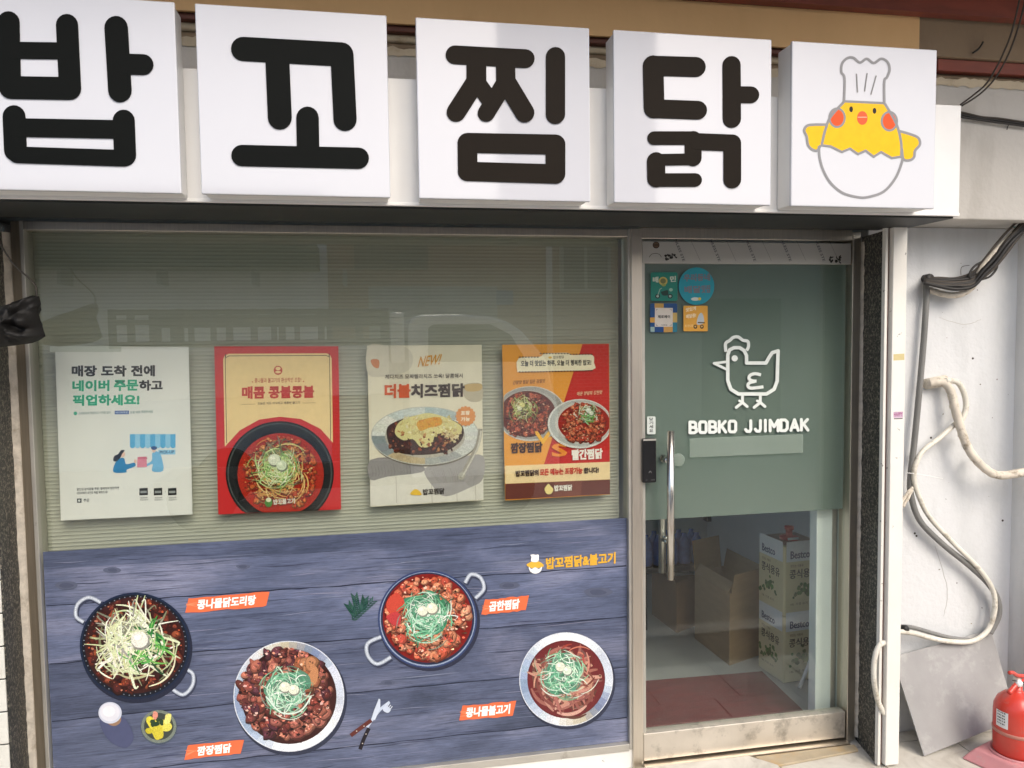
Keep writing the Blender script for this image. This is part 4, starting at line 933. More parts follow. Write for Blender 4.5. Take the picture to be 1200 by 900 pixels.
GL = {'B': [[(0, 0), (0, 1)], [(0, 0), (.6, 0), (.85, .12), (.85, .38), (.6, .5), (0, .5)], [(.6, .5), (.95, .62), (.95, .88), (.65, 1), (0, 1)]],
      'O': [[(.15, 0), (.75, 0), (.92, .15), (.92, .85), (.75, 1), (.15, 1), (0, .85), (0, .15), (.15, 0)]],
      'K': [[(0, 0), (0, 1)], [(.85, 0), (.1, .55)], [(.3, .42), (.92, 1)]], 'J': [[(.75, 0), (.75, .8), (.6, 1), (.2, 1), (.0, .82)]],
      'I': [[(.15, 0), (.15, 1)]], 'M': [[(0, 1), (0, 0), (.5, .62), (1, 0), (1, 1)]], 'D': [[(0, 0), (0, 1), (.6, 1), (.9, .8), (.9, .2), (.6, 0), (0, 0)]],
      'A': [[(0, 1), (.48, 0), (.96, 1)], [(.2, .7), (.76, .7)]]}
xs_ = {'B': 24, 'O': 25, 'K': 25, 'J': 24, 'I': 8, 'M': 28, 'D': 25, 'A': 27}
seq = 'BOBKO JJIMDAK'; tot = sum(xs_.get(c, 13)+10 for c in seq)-10; sc_ = (566-187)/tot; x = 187
for ch in seq:
    wd = xs_.get(ch, 13)*sc_
    if ch != ' ':
        yt = 613-(x-187)*.0237; hgt = 34
        for st in GL[ch]: p.caps([(x+u_*wd, yt+v_*hgt) for u_, v_ in st], 9.5, WH)
    x += wd+10*sc_
p.build('door_lettering', VINYL, door)
sx0, sx1 = at(740+186/2.7286, 270+690/2.7286, 0), at(740+548/2.7286, 270+686/2.7286, 0)
box('blurred_number_strip', sx0.x, sx1.x, -.0004, -.0002, at(870, 533.5, 0).z, at(870, 511.5, 0).z, m_strip, door, 0)  # made-up blank strip, stands in for the blurred-out phone number

def sticker(label, draw, quad=None, disc=None, view=(750, 300, 9)):
    p = Print(-.0004).view(*view)
    c_ = p.q(*(disc[:2] if disc else (sum(q[0] for q in quad)/4, sum(q[1] for q in quad)/4)))
    t = thing('sticker', label, 'sticker', (c_.x, -.0004, c_.z), 'stickers on the glass door')
    draw(p); p.build('printed_face', STICK, t); return t
def rrect(p, x0, y0, x1, y1, r, c):
    P = []
    for cx_, cy_, a in ((x1-r, y0+r, -90), (x1-r, y1-r, 0), (x0+r, y1-r, 90), (x0+r, y0+r, 180)):
        for k in range(5):
            u = math.radians(a+22.5*k); P.append((cx_+r*math.cos(u), cy_+r*math.sin(u)))
    p.poly(P, c)
def s1(p):
    rrect(p, 112, 172, 396, 474, 20, (26, 128, 112)); p.text('배', 136, 280, 192, 278, 58, (206, 214, 196), .03); p.text('민', 318, 272, 378, 270, 58, (206, 214, 196), .03); p.disc(244, 264, 46, 44, (196, 178, 96), 20); p.disc(244, 264, 30, 28, (112, 116, 70), 18); p.disc(250, 306, 24, 14, (150, 160, 80), 14)
    for x in (186, 318): p.disc(x, 424, 26, 24, (20, 44, 42), 18); p.disc(x, 424, 14, 13, (170, 186, 176), 14)
    p.caps([(186, 420), (210, 350), (228, 340)], 9, (150, 176, 160)); p.spoly([(220, 380), (240, 372), (290, 360), (300, 390), (290, 415), (240, 415)], (24, 60, 54), 4); p.disc(326, 356, 20, 18, (150, 190, 170), 14)
def s2(p):
    p.disc(596, 318, 188, 198, (28, 150, 168), 48); p.text('우리동네', 462, 268, 738, 258, 74, (118, 116, 124), .035); p.text('배달', 470, 392, 640, 388, 74, (118, 116, 124), .035); p.text('맛집', 650, 390, 738, 386, 80, (118, 116, 124), .03); p.disc(584, 454, 46, 18, (206, 216, 206), 20); p.disc(628, 452, 16, 16, (216, 190, 60), 14)
def s3(p):
    rrect(p, 106, 500, 392, 804, 16, (22, 74, 128))
    for x0, y0, x1, y1, c in ((154, 500, 250, 548, (196, 156, 84)), (344, 598, 392, 700, (196, 166, 96)), (106, 648, 158, 702, (206, 156, 70)), (250, 746, 344, 804, (196, 150, 80)), (110, 748, 154, 800, (150, 176, 170)), (344, 702, 392, 800, (40, 120, 140)), (154, 748, 246, 800, (20, 70, 130))): p.poly([(x0, y0), (x1, y0), (x1, y1), (x0, y1)], c)
    p.poly([(158, 546), (346, 548), (344, 746), (156, 746)], (216, 208, 196)); p.text('제로페이', 188, 656, 316, 656, 32, (50, 50, 50), .03); p.text('가맹점', 218, 738, 286, 736, 16, (70, 70, 70)); 
    for x, y, dx, dy in ((172, 562, 1, 1), (330, 562, -1, 1), (172, 734, 1, -1), (330, 734, -1, -1)): p.caps([(x, y+dy*14), (x, y), (x+dx*16, y)], 3, (70, 70, 70))
def s4(p):
    rrect(p, 458, 524, 714, 794, 10, (226, 166, 66)); p.text('맛있게', 484, 590, 590, 570, 40, (244, 226, 190), .02); p.text('배달중!', 486, 660, 590, 645, 42, (244, 226, 190), .02); p.text('또 만나요', 474, 752, 560, 748, 28, (240, 206, 140), .02)
    p.spoly([(600, 720), (612, 640), (640, 600), (664, 620), (676, 690), (660, 715)], (190, 200, 204), 4); p.cap((614, 702), (680, 704), 12, (90, 70, 50)); 
    for x in (584, 652): p.disc(x, 746, 20, 22, (60, 50, 40), 16); p.disc(x, 744, 10, 10, (216, 176, 100), 12)
sticker('small green square sticker with a delivery scooter, top left of door', s1, quad=[(112, 172), (396, 172), (396, 474), (112, 474)])
sticker('round turquoise sticker at the top of the door', s2, disc=(596, 318))
sticker('blue and tan patchwork sticker with white centre on the door', s3, quad=[(106, 500), (392, 500), (392, 804), (106, 804)])
sticker('orange square sticker with a grey scooter below the round one', s4, quad=[(458, 524), (714, 524), (714, 794), (458, 794)])
def s5(p):
    rrect(p, 82, 36, 127, 130, 6, (206, 212, 206))
    for y, s_ in ((58, '당'), (78, '기'), (98, '세'), (118, '요')): p.text(s_, 94, y, 114, y, 16, (50, 56, 54), .02)
sticker('narrow white sticker above the black door lock', s5, quad=[(82, 36), (127, 36), (127, 130), (82, 130)], view=(740, 480, 4.5))

# ------------------------------------------------------------------ inside the shop
room = thing('shop_interior', 'plain pale room behind the glass door', 'room', (1.2, 1.0, 0))
ZF = .03
box('room_floor', -1.4, 2.42, .052, 2.6, -.1, ZF, m_int_floor, room, 0)
box('back_wall', .55, 2.42, 2.4, 2.6, ZF, 2.5, m_int_wall, room, 0)
box('back_wall', -1.4, .548, 2.4, 2.6, ZF, .7, m_int_wall, room, 0)  # low here: unseen opening above, added to let daylight into the room
box('side_wall', 2.40, 2.55, .26, 2.6, -.1, 2.5, m_int_wall, room, 0)
box('side_wall', -1.5, -1.4, .10, 2.6, -.1, 1.2, m_int_wall, room, 0)
box('side_wall', -1.5, -1.4, .10, 2.6, 2.25, 2.5, m_int_wall, room, 0)  # gap between both pieces: unseen opening, added to brighten the room
box('room_ceiling', -1.4, 2.42, .31, 2.6, 2.42, 2.5, m_int_wall, room, 0)
px0, px1 = at(957, 750, .05).x, at(975, 750, .05).x
pt = thing('inner_door_post', 'pale aluminium inner post just behind the right side of the glass door', 'post', (px0, .16, ZF))
m_pale = M('pale_green_white_post', (.80, .84, .79), .4, var=.03)
box('post_body', px0, px1, .056, .11, ZF, 2.2, m_pale, pt, .003)
box('post_groove', px1+.0005, at(981, 750, .06).x, .066, .11, ZF, 2.2, m_alu, pt, .002)
box('post_groove', at(981, 750, .06).x+.001, at(992, 750, .06).x, .060, .11, ZF, 2.2, m_pale, pt, .002)
mt = slab('floor_mat', [gp(745, 800, ZF+.001), gp(735, 892, ZF+.001), gp(958, 850, ZF+.001), gp(893, 788, ZF+.001)], .006, m_mat_red)
bz = [v.co for v in mt.data.vertices]
for v in bz: v.y = max(v.y, .062)
tag(mt, 'dull red floor mat just inside the glass door', 'mat')
def can(label, z0, fc, lc, rc, H):
    """fc, lc, rc: ground points of the near, left and right corners"""
    t = thing('oil_can', label, 'oil can', (fc.x, fc.y, z0), 'two stacked oil cans')
    bc = lc+rc-fc
    prism('can_body', [fc, rc, bc, lc], z0+.002, z0+H, m_tin, t, .010, False)
    return t
fc = gp(918, 802, ZF); lc = gp(888, 781, ZF); u_ = (lc-fc); u_.z = 0; L_ = u_.length
v_ = Vector((-u_.y, u_.x, 0)); v_ = v_ if v_.x > 0 else -v_
rc = fc+v_*1.0; 
def hgt(base, px_, py_):                       # height over a ground point seen at a pixel
    d = ray(px_, py_); s_ = ((base.x-CAM.x)*d.x+(base.y-CAM.y)*d.y)/(d.x*d.x+d.y*d.y); return CAM.z+d.z*s_
H1 = hgt(fc, 917, 723)-ZF; H2 = hgt(fc, 917, 640)-ZF-H1
def can_print(t, z0, z1, yt, yb):
    for O, dirv, xa, xb, view in ((fc, v_, 918, 952, 0), (fc, u_, 888, 917, 1)):
        N = dirv.cross(Vector((0, 0, 1))).normalized()
        if N.dot(CAM-O) < 0: N = -N
        p = Print(O=O+N*.0012, N=N); d = dirv.normalized(); W = dirv.length; Hh = z1-z0
        def q(u, w__): return O+N*.0012+d*(W*u)+Vector((0, 0, z0+Hh*w__))
        p.polyw([q(.05, .68), q(.95, .68), q(.95, .965), q(.05, .965)], (222, 226, 226))
        def tx(body, u0, u1, b, h, col, bo=0):
            V_, F_ = glyphs(body)
            fl = (u0, u1)
            for a in ((-bo, bo) if bo else (0,)):
                l = p.lift(); i = len(p.V)
                p.V += [q(u0+(u1-u0)*x_+a, b+h*y_)+l for x_, y_ in V_]; p.F += [tuple(j+i for j in f) for f in F_]; p.C += [lin(col)]*len(F_)
        r = view == 1
        f_ = (lambda u: 1-u) if r else (lambda u: u)
        tx('Bestco', f_(.16), f_(.66), .72, .11, (40, 54, 92), .004); tx('콩식용유', f_(.14), f_(.84), .44, .13, (46, 40, 28), .004); tx('맛있는 식용유', f_(.16), f_(.5), .60, .04, (120, 90, 60)); tx('18L 가공 유지', f_(.16), f_(.62), .06, .035, (130, 120, 80))
        for _ in range(34):
            uu = random.gauss(.56, .16); ww = .14+abs(random.gauss(0, .07)) + max(0, .10-abs(uu-.5)*.35)
            if not .1 < uu < .93: continue
            rr = random.uniform(.03, .06); n = 7; a0 = random.uniform(0, 6)
            p.polyw([q(uu+rr*math.cos(a0+6.283*k/n)*random.uniform(.7, 1.2), ww+rr*.6*math.sin(a0+6.283*k/n)) for k in range(n)], jit((70, 112, 40), 26))
        p.build('can_print', STICK, t)
c1 = can('lower cream and white oil can, under another can behind the door', ZF, fc, lc, rc, H1); can_print(c1, ZF, ZF+H1, 0, 0)
c2 = can('upper oil can with red cap, stacked behind the door', ZF+H1, fc, lc, rc, H2); can_print(c2, ZF+H1, ZF+H1+H2, 0, 0)
cc = (fc+lc+rc+(lc+rc-fc))/4; zt_ = ZF+H1+H2
ins = [cc+(q-cc)*.90 for q in (fc, rc, lc+rc-fc, lc)]
prism('can_lid', ins, zt_+.0005, zt_+.004, m_tin_top, c2)
lathe('red_cap', [(.045, 0), (.045, .012), (.03, .018), (.016, .02), (.016, .045), (.022, .047), (.022, .062), (.004, .064)], (cc.x-.01, cc.y-.01, zt_+.004), m_red_pl, c2, 20)
tube('cap_lever', [(cc.x-.05, cc.y-.07, zt_+.02), (cc.x+.0, cc.y-.075, zt_+.022)], .006, m_plate, c2, 1, 8, smoothpath=False)
def carton(label, f, l, r, H, mat, flaps):
    t = thing('cardboard_box', label, 'cardboard box', (f.x, f.y, f.z))
    b = l+r-f; th = .006; up = Vector((0, 0, H))
    for a, c_ in ((l, f), (f, r), (r, b), (b, l)): 
        cen = (f+b)/2; n_ = (c_-a).cross(Vector((0, 0, 1))).normalized(); n_ = n_ if n_.dot(cen-a) > 0 else -n_
        slab('side_panel', [a, c_, c_+up, a+up] if (c_-a).cross(up).dot(n_) > 0 else [c_, a, a+up, c_+up], th, mat, t)
    slab('bottom_panel', [f+Vector((0, 0, .004)), r+Vector((0, 0, .004)), b+Vector((0, 0, .004)), l+Vector((0, 0, .004))], .004, mat, t)
    E = {'lf': (l, f), 'fr': (f, r), 'rb': (r, b), 'bl': (b, l)}
    for k_, (hh, out) in flaps.items():
        a, c_ = E[k_]; n_ = (c_-a).cross(Vector((0, 0, 1))).normalized(); n_ = n_ if n_.dot((f+b)/2-a) < 0 else -n_
        a2, c2_ = a.lerp(c_, .03)+up, a.lerp(c_, .97)+up; dv = n_*out+Vector((0, 0, hh))
        slab('flap', [a2, c2_, c2_+dv, a2+dv], .005, mat, t)
    return t
f_, l_, r_ = gp(855, 780, ZF), gp(814, 748, ZF), gp(889, 768, ZF)
Hc = hgt(f_, 855, 696)-ZF
carton('larger open cardboard box with raised flaps beside the oil cans', f_, l_, r_, Hc, m_card, {'bl': (.17, .02), 'rb': (.10, .02), 'lf': (.05, -.03), 'fr': (.10, .02)})
f_, l_, r_ = gp(793, 742, ZF), gp(764, 720, ZF), gp(816, 733, ZF)
Hc2 = hgt(f_, 793, 684)-ZF
t = carton('smaller brown cardboard box behind the door handle', f_, l_, r_, Hc2, m_card2, {})
b_ = l_+r_-f_; upv = Vector((0, 0, Hc2)); slab('lid_panel', [f_+upv, r_+upv, b_+upv, l_+upv], .005, m_card2, t)
slab('paper_sheet', [f_.lerp(b_, .3)+upv+Vector((0, 0, .007)), r_.lerp(b_, .1)+upv+Vector((0, 0, .007)), r_.lerp(b_, .6)+upv+Vector((0, 0, .007)), f_.lerp(b_, .7)+upv+Vector((0, 0, .007))], .001, m_plate, t)
# bottled water pack on a dark stool
wp = at(790, 655, 1.35)
st = thing('dark_stool', 'dark low stool under the blue bottle pack', 'stool', (wp.x, 1.35, ZF))
box('stool_top', wp.x-.24, wp.x+.16, 1.22, 1.50, wp.z-.04, wp.z, m_blackpl, st, .01)
for dx in (-.22, .14):
    for yy in (1.24, 1.47): box('leg', wp.x+dx-.015, wp.x+dx+.015, yy, yy+.02, ZF, wp.z-.041, m_blackpl, st, .003)
bp_ = thing('water_bottle_pack', 'blue shrink-wrapped pack of bottles seen through the door glass', 'bottle pack', (wp.x, 1.35, wp.z))
for ix in range(5):
    for iy in range(2):
        lathe('bottle', [(.034, 0), (.036, .01), (.036, .10), (.030, .13), (.014, .155), (.014, .17), (.004, .171)], (wp.x-.20+ix*.076, 1.27+iy*.08, wp.z+.001), m_bottle, bp_, 14)
# dark cable tray on the back wall and a hanging cord
bk = at(834, 607, 2.36)
o = box('wall_bracket', bk.x-.05, bk.x+.05, 2.33, 2.398, bk.z-.02, bk.z+.03, m_blackpl, None, .004); tag(o, 'small black bracket on the back wall inside the shop', 'bracket')
o = tube('black_wire', [at(836, 611, 2.36), at(838, 625, 2.36), at(831, 640, 2.36), at(824, 650, 2.36)], .012, m_cable); tag(o, 'black cord hanging from the wall bracket indoors', 'cord')
sc0, sc1 = gp(937, 806, ZF+.008), at(951, 770, .40)
o = tube('broom_stick', [sc0, sc1], .008, m_plate, None, 1, 8, smoothpath=False); tag(o, 'thin pale stick leaning against the lower oil can', 'stick')

# ------------------------------------------------------------------ hanging bag, left
bgY = -.25
bag = thing('hanging_bag', 'crumpled black cloth bag hung by a wire at the left window edge', 'bag', (at(20, 380, bgY).x, bgY, at(20, 405, bgY).z))
out = [(-34, 372), (-10, 362), (8, 357), (26, 350), (38, 346), (46, 347), (48, 356), (44, 363), (49, 380), (53.5, 394), (46, 399), (38, 402), (17, 405), (-10, 408), (-36, 404)]
n = len(out); cxm, cym = 12, 379; V = []; F = []; rings = 9; seg2 = 60
def outp(u):
    t_ = (u/(2*math.pi)*n) % n; i = int(t_); f = t_-i; a = Vector(out[i]); b = Vector(out[(i+1) % n]); return a.lerp(b, f)
for side in (-1, 1):
    for r in range(rings):
        rho = 1-r/(rings-1)
        for s_ in range(seg2):
            u = 2*math.pi*s_/seg2; o_ = outp(u); x = cxm+(o_.x-cxm)*rho; y = cym+(o_.y-cym)*rho
            fold = .050*noise.noise(Vector((x*.07, y*.10, side*3)))+.022*noise.noise(Vector((x*.2, y*.12, side)))
            th = side*(.055*math.sqrt(max(0, 1-rho**2.2))+ (fold*math.sqrt(max(0, 1-rho*rho))))
            q = at(x, y, bgY); V.append((q.x, bgY+th, q.z))
    base = 0 if side < 0 else rings*seg2
    for r in range(rings-1):
        for s_ in range(seg2):
            a = base+r*seg2+s_; b = base+r*seg2+(s_+1) % seg2; F.append((a, b, b+seg2, a+seg2) if side < 0 else (a, a+seg2, b+seg2, b))
mesh('bag_body', V, F, m_bag, bag, True)
tube('hanger_wire', [at(-6, 270, bgY), at(4, 292, bgY), at(18, 312, bgY), at(34, 326, bgY), at(42, 336, bgY), at(43, 348, bgY)], .0026, m_cable_b, bag, 6, 8)

# ------------------------------------------------------------------ pipes, hoses and cables on the right
YA = 0.012
def pp3(pts, y0, y1=None):
    n = len(pts)-1; return [at(x, y, y0+((y1 if y1 is not None else y0)-y0)*i/n) for i, (x, y) in enumerate(pts)]
o = tube('grey_conduit', pp3([(1084, 330), (1086, 345), (1085, 362), (1081.5, 411), (1077, 461), (1071.5, 518), (1067, 557), (1067.5, 580), (1078, 610), (1104, 637), (1136, 663), (1158, 684), (1169, 702), (1170, 722), (1160, 742)], YA-.03, YA-.045), .0125, m_hose_grey, None, 8, 12, .06, .006)
tag(o, 'dark grey corrugated conduit running down from the hole in the alcove wall', 'conduit')
o = tube('white_hose', pp3([(1119, 497), (1100, 514), (1082, 528), (1074, 542), (1071, 556), (1074, 574), (1088, 604), (1116, 635), (1144, 663), (1162, 688), (1166, 712), (1158, 738), (1140, 751), (1116, 752), (1092, 748), (1070, 742), (1052, 740)], YA-.05, YA-.06), .0105, m_hose_white, None, 8, 12, .10, .006)
tag(o, 'slim white corrugated hose making a large loop on the alcove wall', 'hose')
o = tube('grey_hose_stub', pp3([(1050, 734), (1068, 735), (1090, 741), (1112, 747), (1136, 750)], YA-.03), .009, m_hose_grey, None, 6, 10, .05, .006)
tag(o, 'short grey hose lying along the bottom of the white loop', 'hose')
o = tube('drain_hose', pp3([(1040, 752), (1030, 757), (1024.5, 775), (1024.5, 800), (1029, 822), (1036, 836)], YW-.015), .0105, m_hose_white, None, 8, 12, .10, .006)
tag(o, 'white corrugated hose bulging in front of the dark granite beside the post', 'hose')
ins_ = thing('insulated_pipe', 'thick beige wrapped pipe curving out to the right edge', 'pipe', tuple(at(1100, 450, YA)))
tube('wrapped_pipe', pp3([(1088, 449), (1104, 448), (1114, 458), (1119, 478), (1126, 503), (1136, 528), (1153, 548), (1172, 557), (1206, 552)], YA-.03, YA-.12), .017, m_wrap, ins_, 8, 14, jitter=.05)
tube('wall_stub', pp3([(1085, 450), (1108, 446)], YA-.02), .022, m_wrap, ins_, 1, 12, smoothpath=False, jitter=.08)
tube('corrugated_branch', pp3([(1108, 446), (1122, 448), (1130, 462), (1132, 477), (1128, 490), (1122, 497)], YA-.05), .012, m_hose_white, ins_, 8, 12, .12, .007)
for x, y in ((1118, 476), (1128, 510), (1142, 537)):
    c_ = at(x, y, YA-.05); lathe('tape_band', [(.0178, -.004), (.0185, 0), (.0178, .004)], c_, m_hose_white, ins_, 14, (at(x+4, y+12, YA-.05)-c_).normalized())
o = tube('wrapped_pipe', pp3([(1084, 338), (1096, 342), (1112, 346), (1128, 344), (1141, 334), (1150, 316), (1164, 298), (1184, 277), (1208, 254)], YA-.02, YA-.14), .0125, m_wrap, None, 8, 12, jitter=.05)
tag(o, 'beige wrapped pipe rising with the black cables to the upper right', 'pipe')
cb = thing('cable_bundle', 'tangled bundle of black cables rising to the right below the lintel', 'cables', tuple(at(1084, 328, YA)))
for k in range(12):
    dy = k*1.5-9; dx = random.uniform(-4, 4)
    pts = [(1083, 329+dy*.3), (1100, 331+dy*.6), (1120, 332+dy*.8+random.uniform(-2, 2)), (1140, 328+dy), (1156+dx, 314+dy), (1170+dx, 298+dy*1.2), (1186+dx, 278+dy), (1210, 252+dy)]
    tube('cable', pp3(pts, YA-.025-.004*k, YA-.15), random.choice((.0035, .005, .0075)), m_cable if k % 3 else m_cable_b, cb, 8, 8)
tube('cable_loop', pp3([(1150, 325), (1140, 330), (1136, 322), (1142, 312), (1154, 306), (1166, 306), (1168, 314), (1160, 324), (1148, 328)], YA-.09), .0045, m_cable, cb, 8, 8)
tube('cable_loop', pp3([(1172, 300), (1180, 288), (1190, 276), (1194, 268), (1188, 266)], YA-.12), .003, M('teal_wire', (.02, .22, .24), .5), cb, 8, 8)
lathe('wall_grommet', [(.002, -.035), (.018, -.034), (.020, -.028), (.018, -.001)], at(1083.5, 327, YA), m_cable, cb, 16, Vector((0, 1, 0)))
tube('steel_wire', pp3([(1126, 322), (1127, 313), (1136, 311)], YA-.02), .0012, m_cable_b, cb, 6, 6)
tz = thing('zip_ties', 'cable ties and rag knot holding the hoses by the post', 'cable tie', tuple(at(1064, 576, YA)))
tube('tie_tail', pp3([(1063, 554), (1084, 557), (1105, 561)], YA-.06), .0014, m_plate, tz, 6, 6)
tube('rag_knot', pp3([(1056, 590), (1062, 580), (1069, 572), (1066, 580), (1058, 594)], YA-.06), .006, m_wrap, tz, 6, 8, jitter=.2)
lathe('clamp_ring', [(.016, -.01), (.017, 0), (.016, .01)], at(1060, 737, YA-.05), m_cable, tz, 14, Vector((1, 0, 0)))
# wires above the alcove
for k, (pts, lab) in enumerate((([(1125, 123), (1140, 112), (1155, 99), (1166, 82), (1176, 62), (1186, 36), (1196, -6)], 'left of two thin wires rising from the sign end to the eave'), ([(1127, 124), (1146, 112), (1162, 97), (1174, 79), (1185, 56), (1195, 26), (1203, -6)], 'right of two thin wires rising from the sign end to the eave'))):
    o = tube('overhead_wire', pp3(pts, YW-.05, YW-.22), .0032, m_cable_b, None, 8, 8); tag(o, lab, 'wire')
hb_ = thing('wall_cables', 'dark cables running across the lintel from the sign to the right', 'cables', tuple(at(1130, 135, YW)))
for k in range(3): tube('cable', pp3([(1110, 130+k*2), (1128, 132+k*2.6), (1150, 137+k*1.8), (1172, 139+k*2.4), (1205, 144+k*2.2)], YW-.008-.004*k), .0042, m_cable if k else m_cable_b, hb_, 8, 8)
tube('dangling_end', pp3([(1184, 144), (1181, 148), (1180, 152)], YW-.01), .0018, m_cable, hb_, 5, 6)
o = tube('bent_nail_wire', pp3([(1140, 62), (1146, 58), (1150, 53), (1152, 49)], YW-.04), .0035, m_cable, None, 5, 6); tag(o, 'bent dark nail stuck in the brown board above the alcove', 'nail')

ps = Print(YA-.0004); 
def crack(pts, w_, c):
    P_ = crom([Vector((x, y, 0)) for x, y in pts], 7); P_ = [(q.x+random.uniform(-.5, .5), q.y+random.uniform(-.5, .5)) for q in P_]; ps.ribbon(P_, w_, c, 1)
crack([(1193, 430), (1190, 470), (1192, 505)], .8, (128, 126, 120)); crack([(1096, 640), (1110, 690), (1106, 722)], .8, (176, 176, 172)); crack([(1100, 372), (1130, 380), (1150, 374)], .7, (186, 185, 180))
for _ in range(22):
    x, y = random.uniform(1066, 1188), random.uniform(275, 745); blob(ps, x, y, random.uniform(.35, 1.1), jit((120, 114, 104), 26), 6, .4, .7)
for x, y in ((1091, 513), (1072, 625), (1074, 628), (1163, 300), (1140, 420), (1175, 610)): ps.disc(x, y, 1.3, 1.3, (58, 52, 46), 10)
ps.build('wall_marks', PAPER, bld)
# ------------------------------------------------------------------ leaning sheet, extinguisher
A = gp(1082, 886, .004); B = at(1190, 842, -.13); Cc = at(1160, 738, YA-.012); D = at(1046, 770, YA-.06)
n_ = (B-A).cross(Cc-A).normalized()
D = D - n_*(D-A).dot(n_)
sh = slab('leaning_sheet', [A, B, Cc, D], .006, m_sheet, None, .001); tag(sh, 'grey board leaning against the alcove wall behind the extinguisher', 'board')
wc = slab('wood_chip', [at(1156, 757, YA-.03), at(1166, 766, YA-.03), at(1163, 770, YA-.03), at(1155, 765, YA-.03)], .01, m_wood); tag(wc, 'small wood chip stuck at the top corner of the grey board', 'wood chip')
ec = gp(1190, 880, .055); ec.z = 0
sx = thing('extinguisher_stand', 'faded pink plastic stand under the fire extinguisher', 'stand', tuple(ec))
R0, R1 = .135, .100; rot = .35
def sq(R, z, c=ec, ro=rot): return [Vector((c.x+R*math.sqrt(2)*math.cos(ro+math.pi/4+k*math.pi/2), c.y+R*math.sqrt(2)*math.sin(ro+math.pi/4+k*math.pi/2), z)) for k in range(4)]
bm = bmesh.new(); a = [bm.verts.new(v) for v in sq(R0, .001)]; b = [bm.verts.new(v) for v in sq(R1, .050)]; bm.faces.new(a[::-1]); bm.faces.new(b)
for i in range(4): bm.faces.new((a[i], a[(i+1) % 4], b[(i+1) % 4], b[i]))
bmesh.ops.recalc_face_normals(bm, faces=bm.faces); bmesh.ops.bevel(bm, geom=list(bm.edges), offset=.008, segments=3, affect='EDGES', profile=.5)
from_bm('stand_base', bm, m_pink, sx)
lathe('stand_rim', [(.086, .046), (.090, .048), (.090, .056), (.084, .058), (.081, .052)], ec, m_pink, sx, 32)
ex = thing('fire_extinguisher', 'red fire extinguisher on a pink stand in the alcove corner', 'fire extinguisher', (ec.x, ec.y, .052))
Hx = .255; r = .079
lathe('cylinder', [(.004, 0), (r-.006, 0), (r, .008), (r, .16), (r*.97, .185), (r*.82, .212), (r*.55, .232), (r*.28, .243), (.018, .248), (.018, .262), (.004, .263)], (ec.x, ec.y, .0525), m_extred, ex, 40)
lathe('seam_band', [(r+.0004, .083), (r+.0022, .086), (r+.0022, .094), (r+.0004, .097)], (ec.x, ec.y, .0525), M('dull_red_band', (.50, .20, .15), .5), ex, 40)
V = []; F = []
toc = math.atan2(CAM.y-ec.y, CAM.x-ec.x)
for i in range(11):
    for zz in (.112, .178): 
        u = toc-.95+i*.062; V.append((ec.x+(r+.0008)*math.cos(u), ec.y+(r+.0008)*math.sin(u), .0525+zz*(.985 if zz > .15 else 1)))
for i in range(10): F.append((2*i, 2*i+2, 2*i+3, 2*i+1))
lb = mesh('paper_label', V, F, m_plate, ex, True)
V = []; F = []
for row in range(5):
    zz = .168-row*.011
    for i in range(5):
        u = toc-.86+i*.085; i0 = len(V); du = random.uniform(.03, .07)
        V += [(ec.x+(r+.0012)*math.cos(a_), ec.y+(r+.0012)*math.sin(a_), .0525+zz+dz_) for a_, dz_ in ((u, 0), (u+du, 0), (u+du, .005), (u, .005))]; F.append((i0, i0+1, i0+2, i0+3))
mesh('label_lines', V, F, m_cable_b, lb)
ztop = .0525+.262
lathe('valve', [(.012, 0), (.014, .004), (.014, .028), (.009, .032), (.003, .033)], (ec.x, ec.y, ztop), m_alu, ex, 16)
tube('lower_handle', [(ec.x+.03, ec.y, ztop+.018), (ec.x-.015, ec.y-.012, ztop+.012), (ec.x-.055, ec.y-.02, ztop-.014)], .0095, m_extred, ex, 6, 10)
tube('squeeze_lever', [(ec.x+.05, ec.y+.01, ztop+.030), (ec.x+.0, ec.y, ztop+.042), (ec.x-.03, ec.y-.01, ztop+.060), (ec.x-.055, ec.y-.02, ztop+.066)], .0075, m_extred, ex, 6, 10)
tube('discharge_hose', [(ec.x+.012, ec.y-.01, ztop+.014), (ec.x+.06, ec.y-.03, ztop+.01), (ec.x+.095, ec.y-.03, ztop-.05), (ec.x+.088, ec.y-.02, ztop-.17)], .008, m_blackpl, ex, 8, 10)
lathe('gauge', [(.002, -.012), (.012, -.012), (.013, -.004), (.013, 0)], (ec.x-.008, ec.y-.012, ztop+.018), m_plate, ex, 16, Vector((0, 1, 0)))
tube('safety_pin', [(ec.x-.02, ec.y-.02, ztop+.03), (ec.x-.05, ec.y-.03, ztop+.04)], .0016, m_cable, ex, 4, 6)
# broken stone plate and doorstep
dp = slab('doorstep_stone', [(.98, YW-.20, .001), (1.47, YW-.22, .001), (1.52, YW+.05, .001), (1.44, -.062, .001), (.98, -.056, .001)], .020, m_marble, None, .004); tag(dp, 'pale worn stone doorstep in front of the glass door', 'doorstep')
dp2 = slab('broken_stone_plate', [(1.50, YW+.06, .001), (1.90, YW+.10, .001), (1.91, -.055, .001), (1.47, -.058, .001)], .010, M('brownish_stone', (.42, .35, .24), .6, var=.15, scale=12, dirt=(.5, .33, .14), dscale=7, damt=(.5, .7), bump=.2), None, .002); tag(dp2, 'broken brownish stone plate at the right foot of the door', 'stone plate')

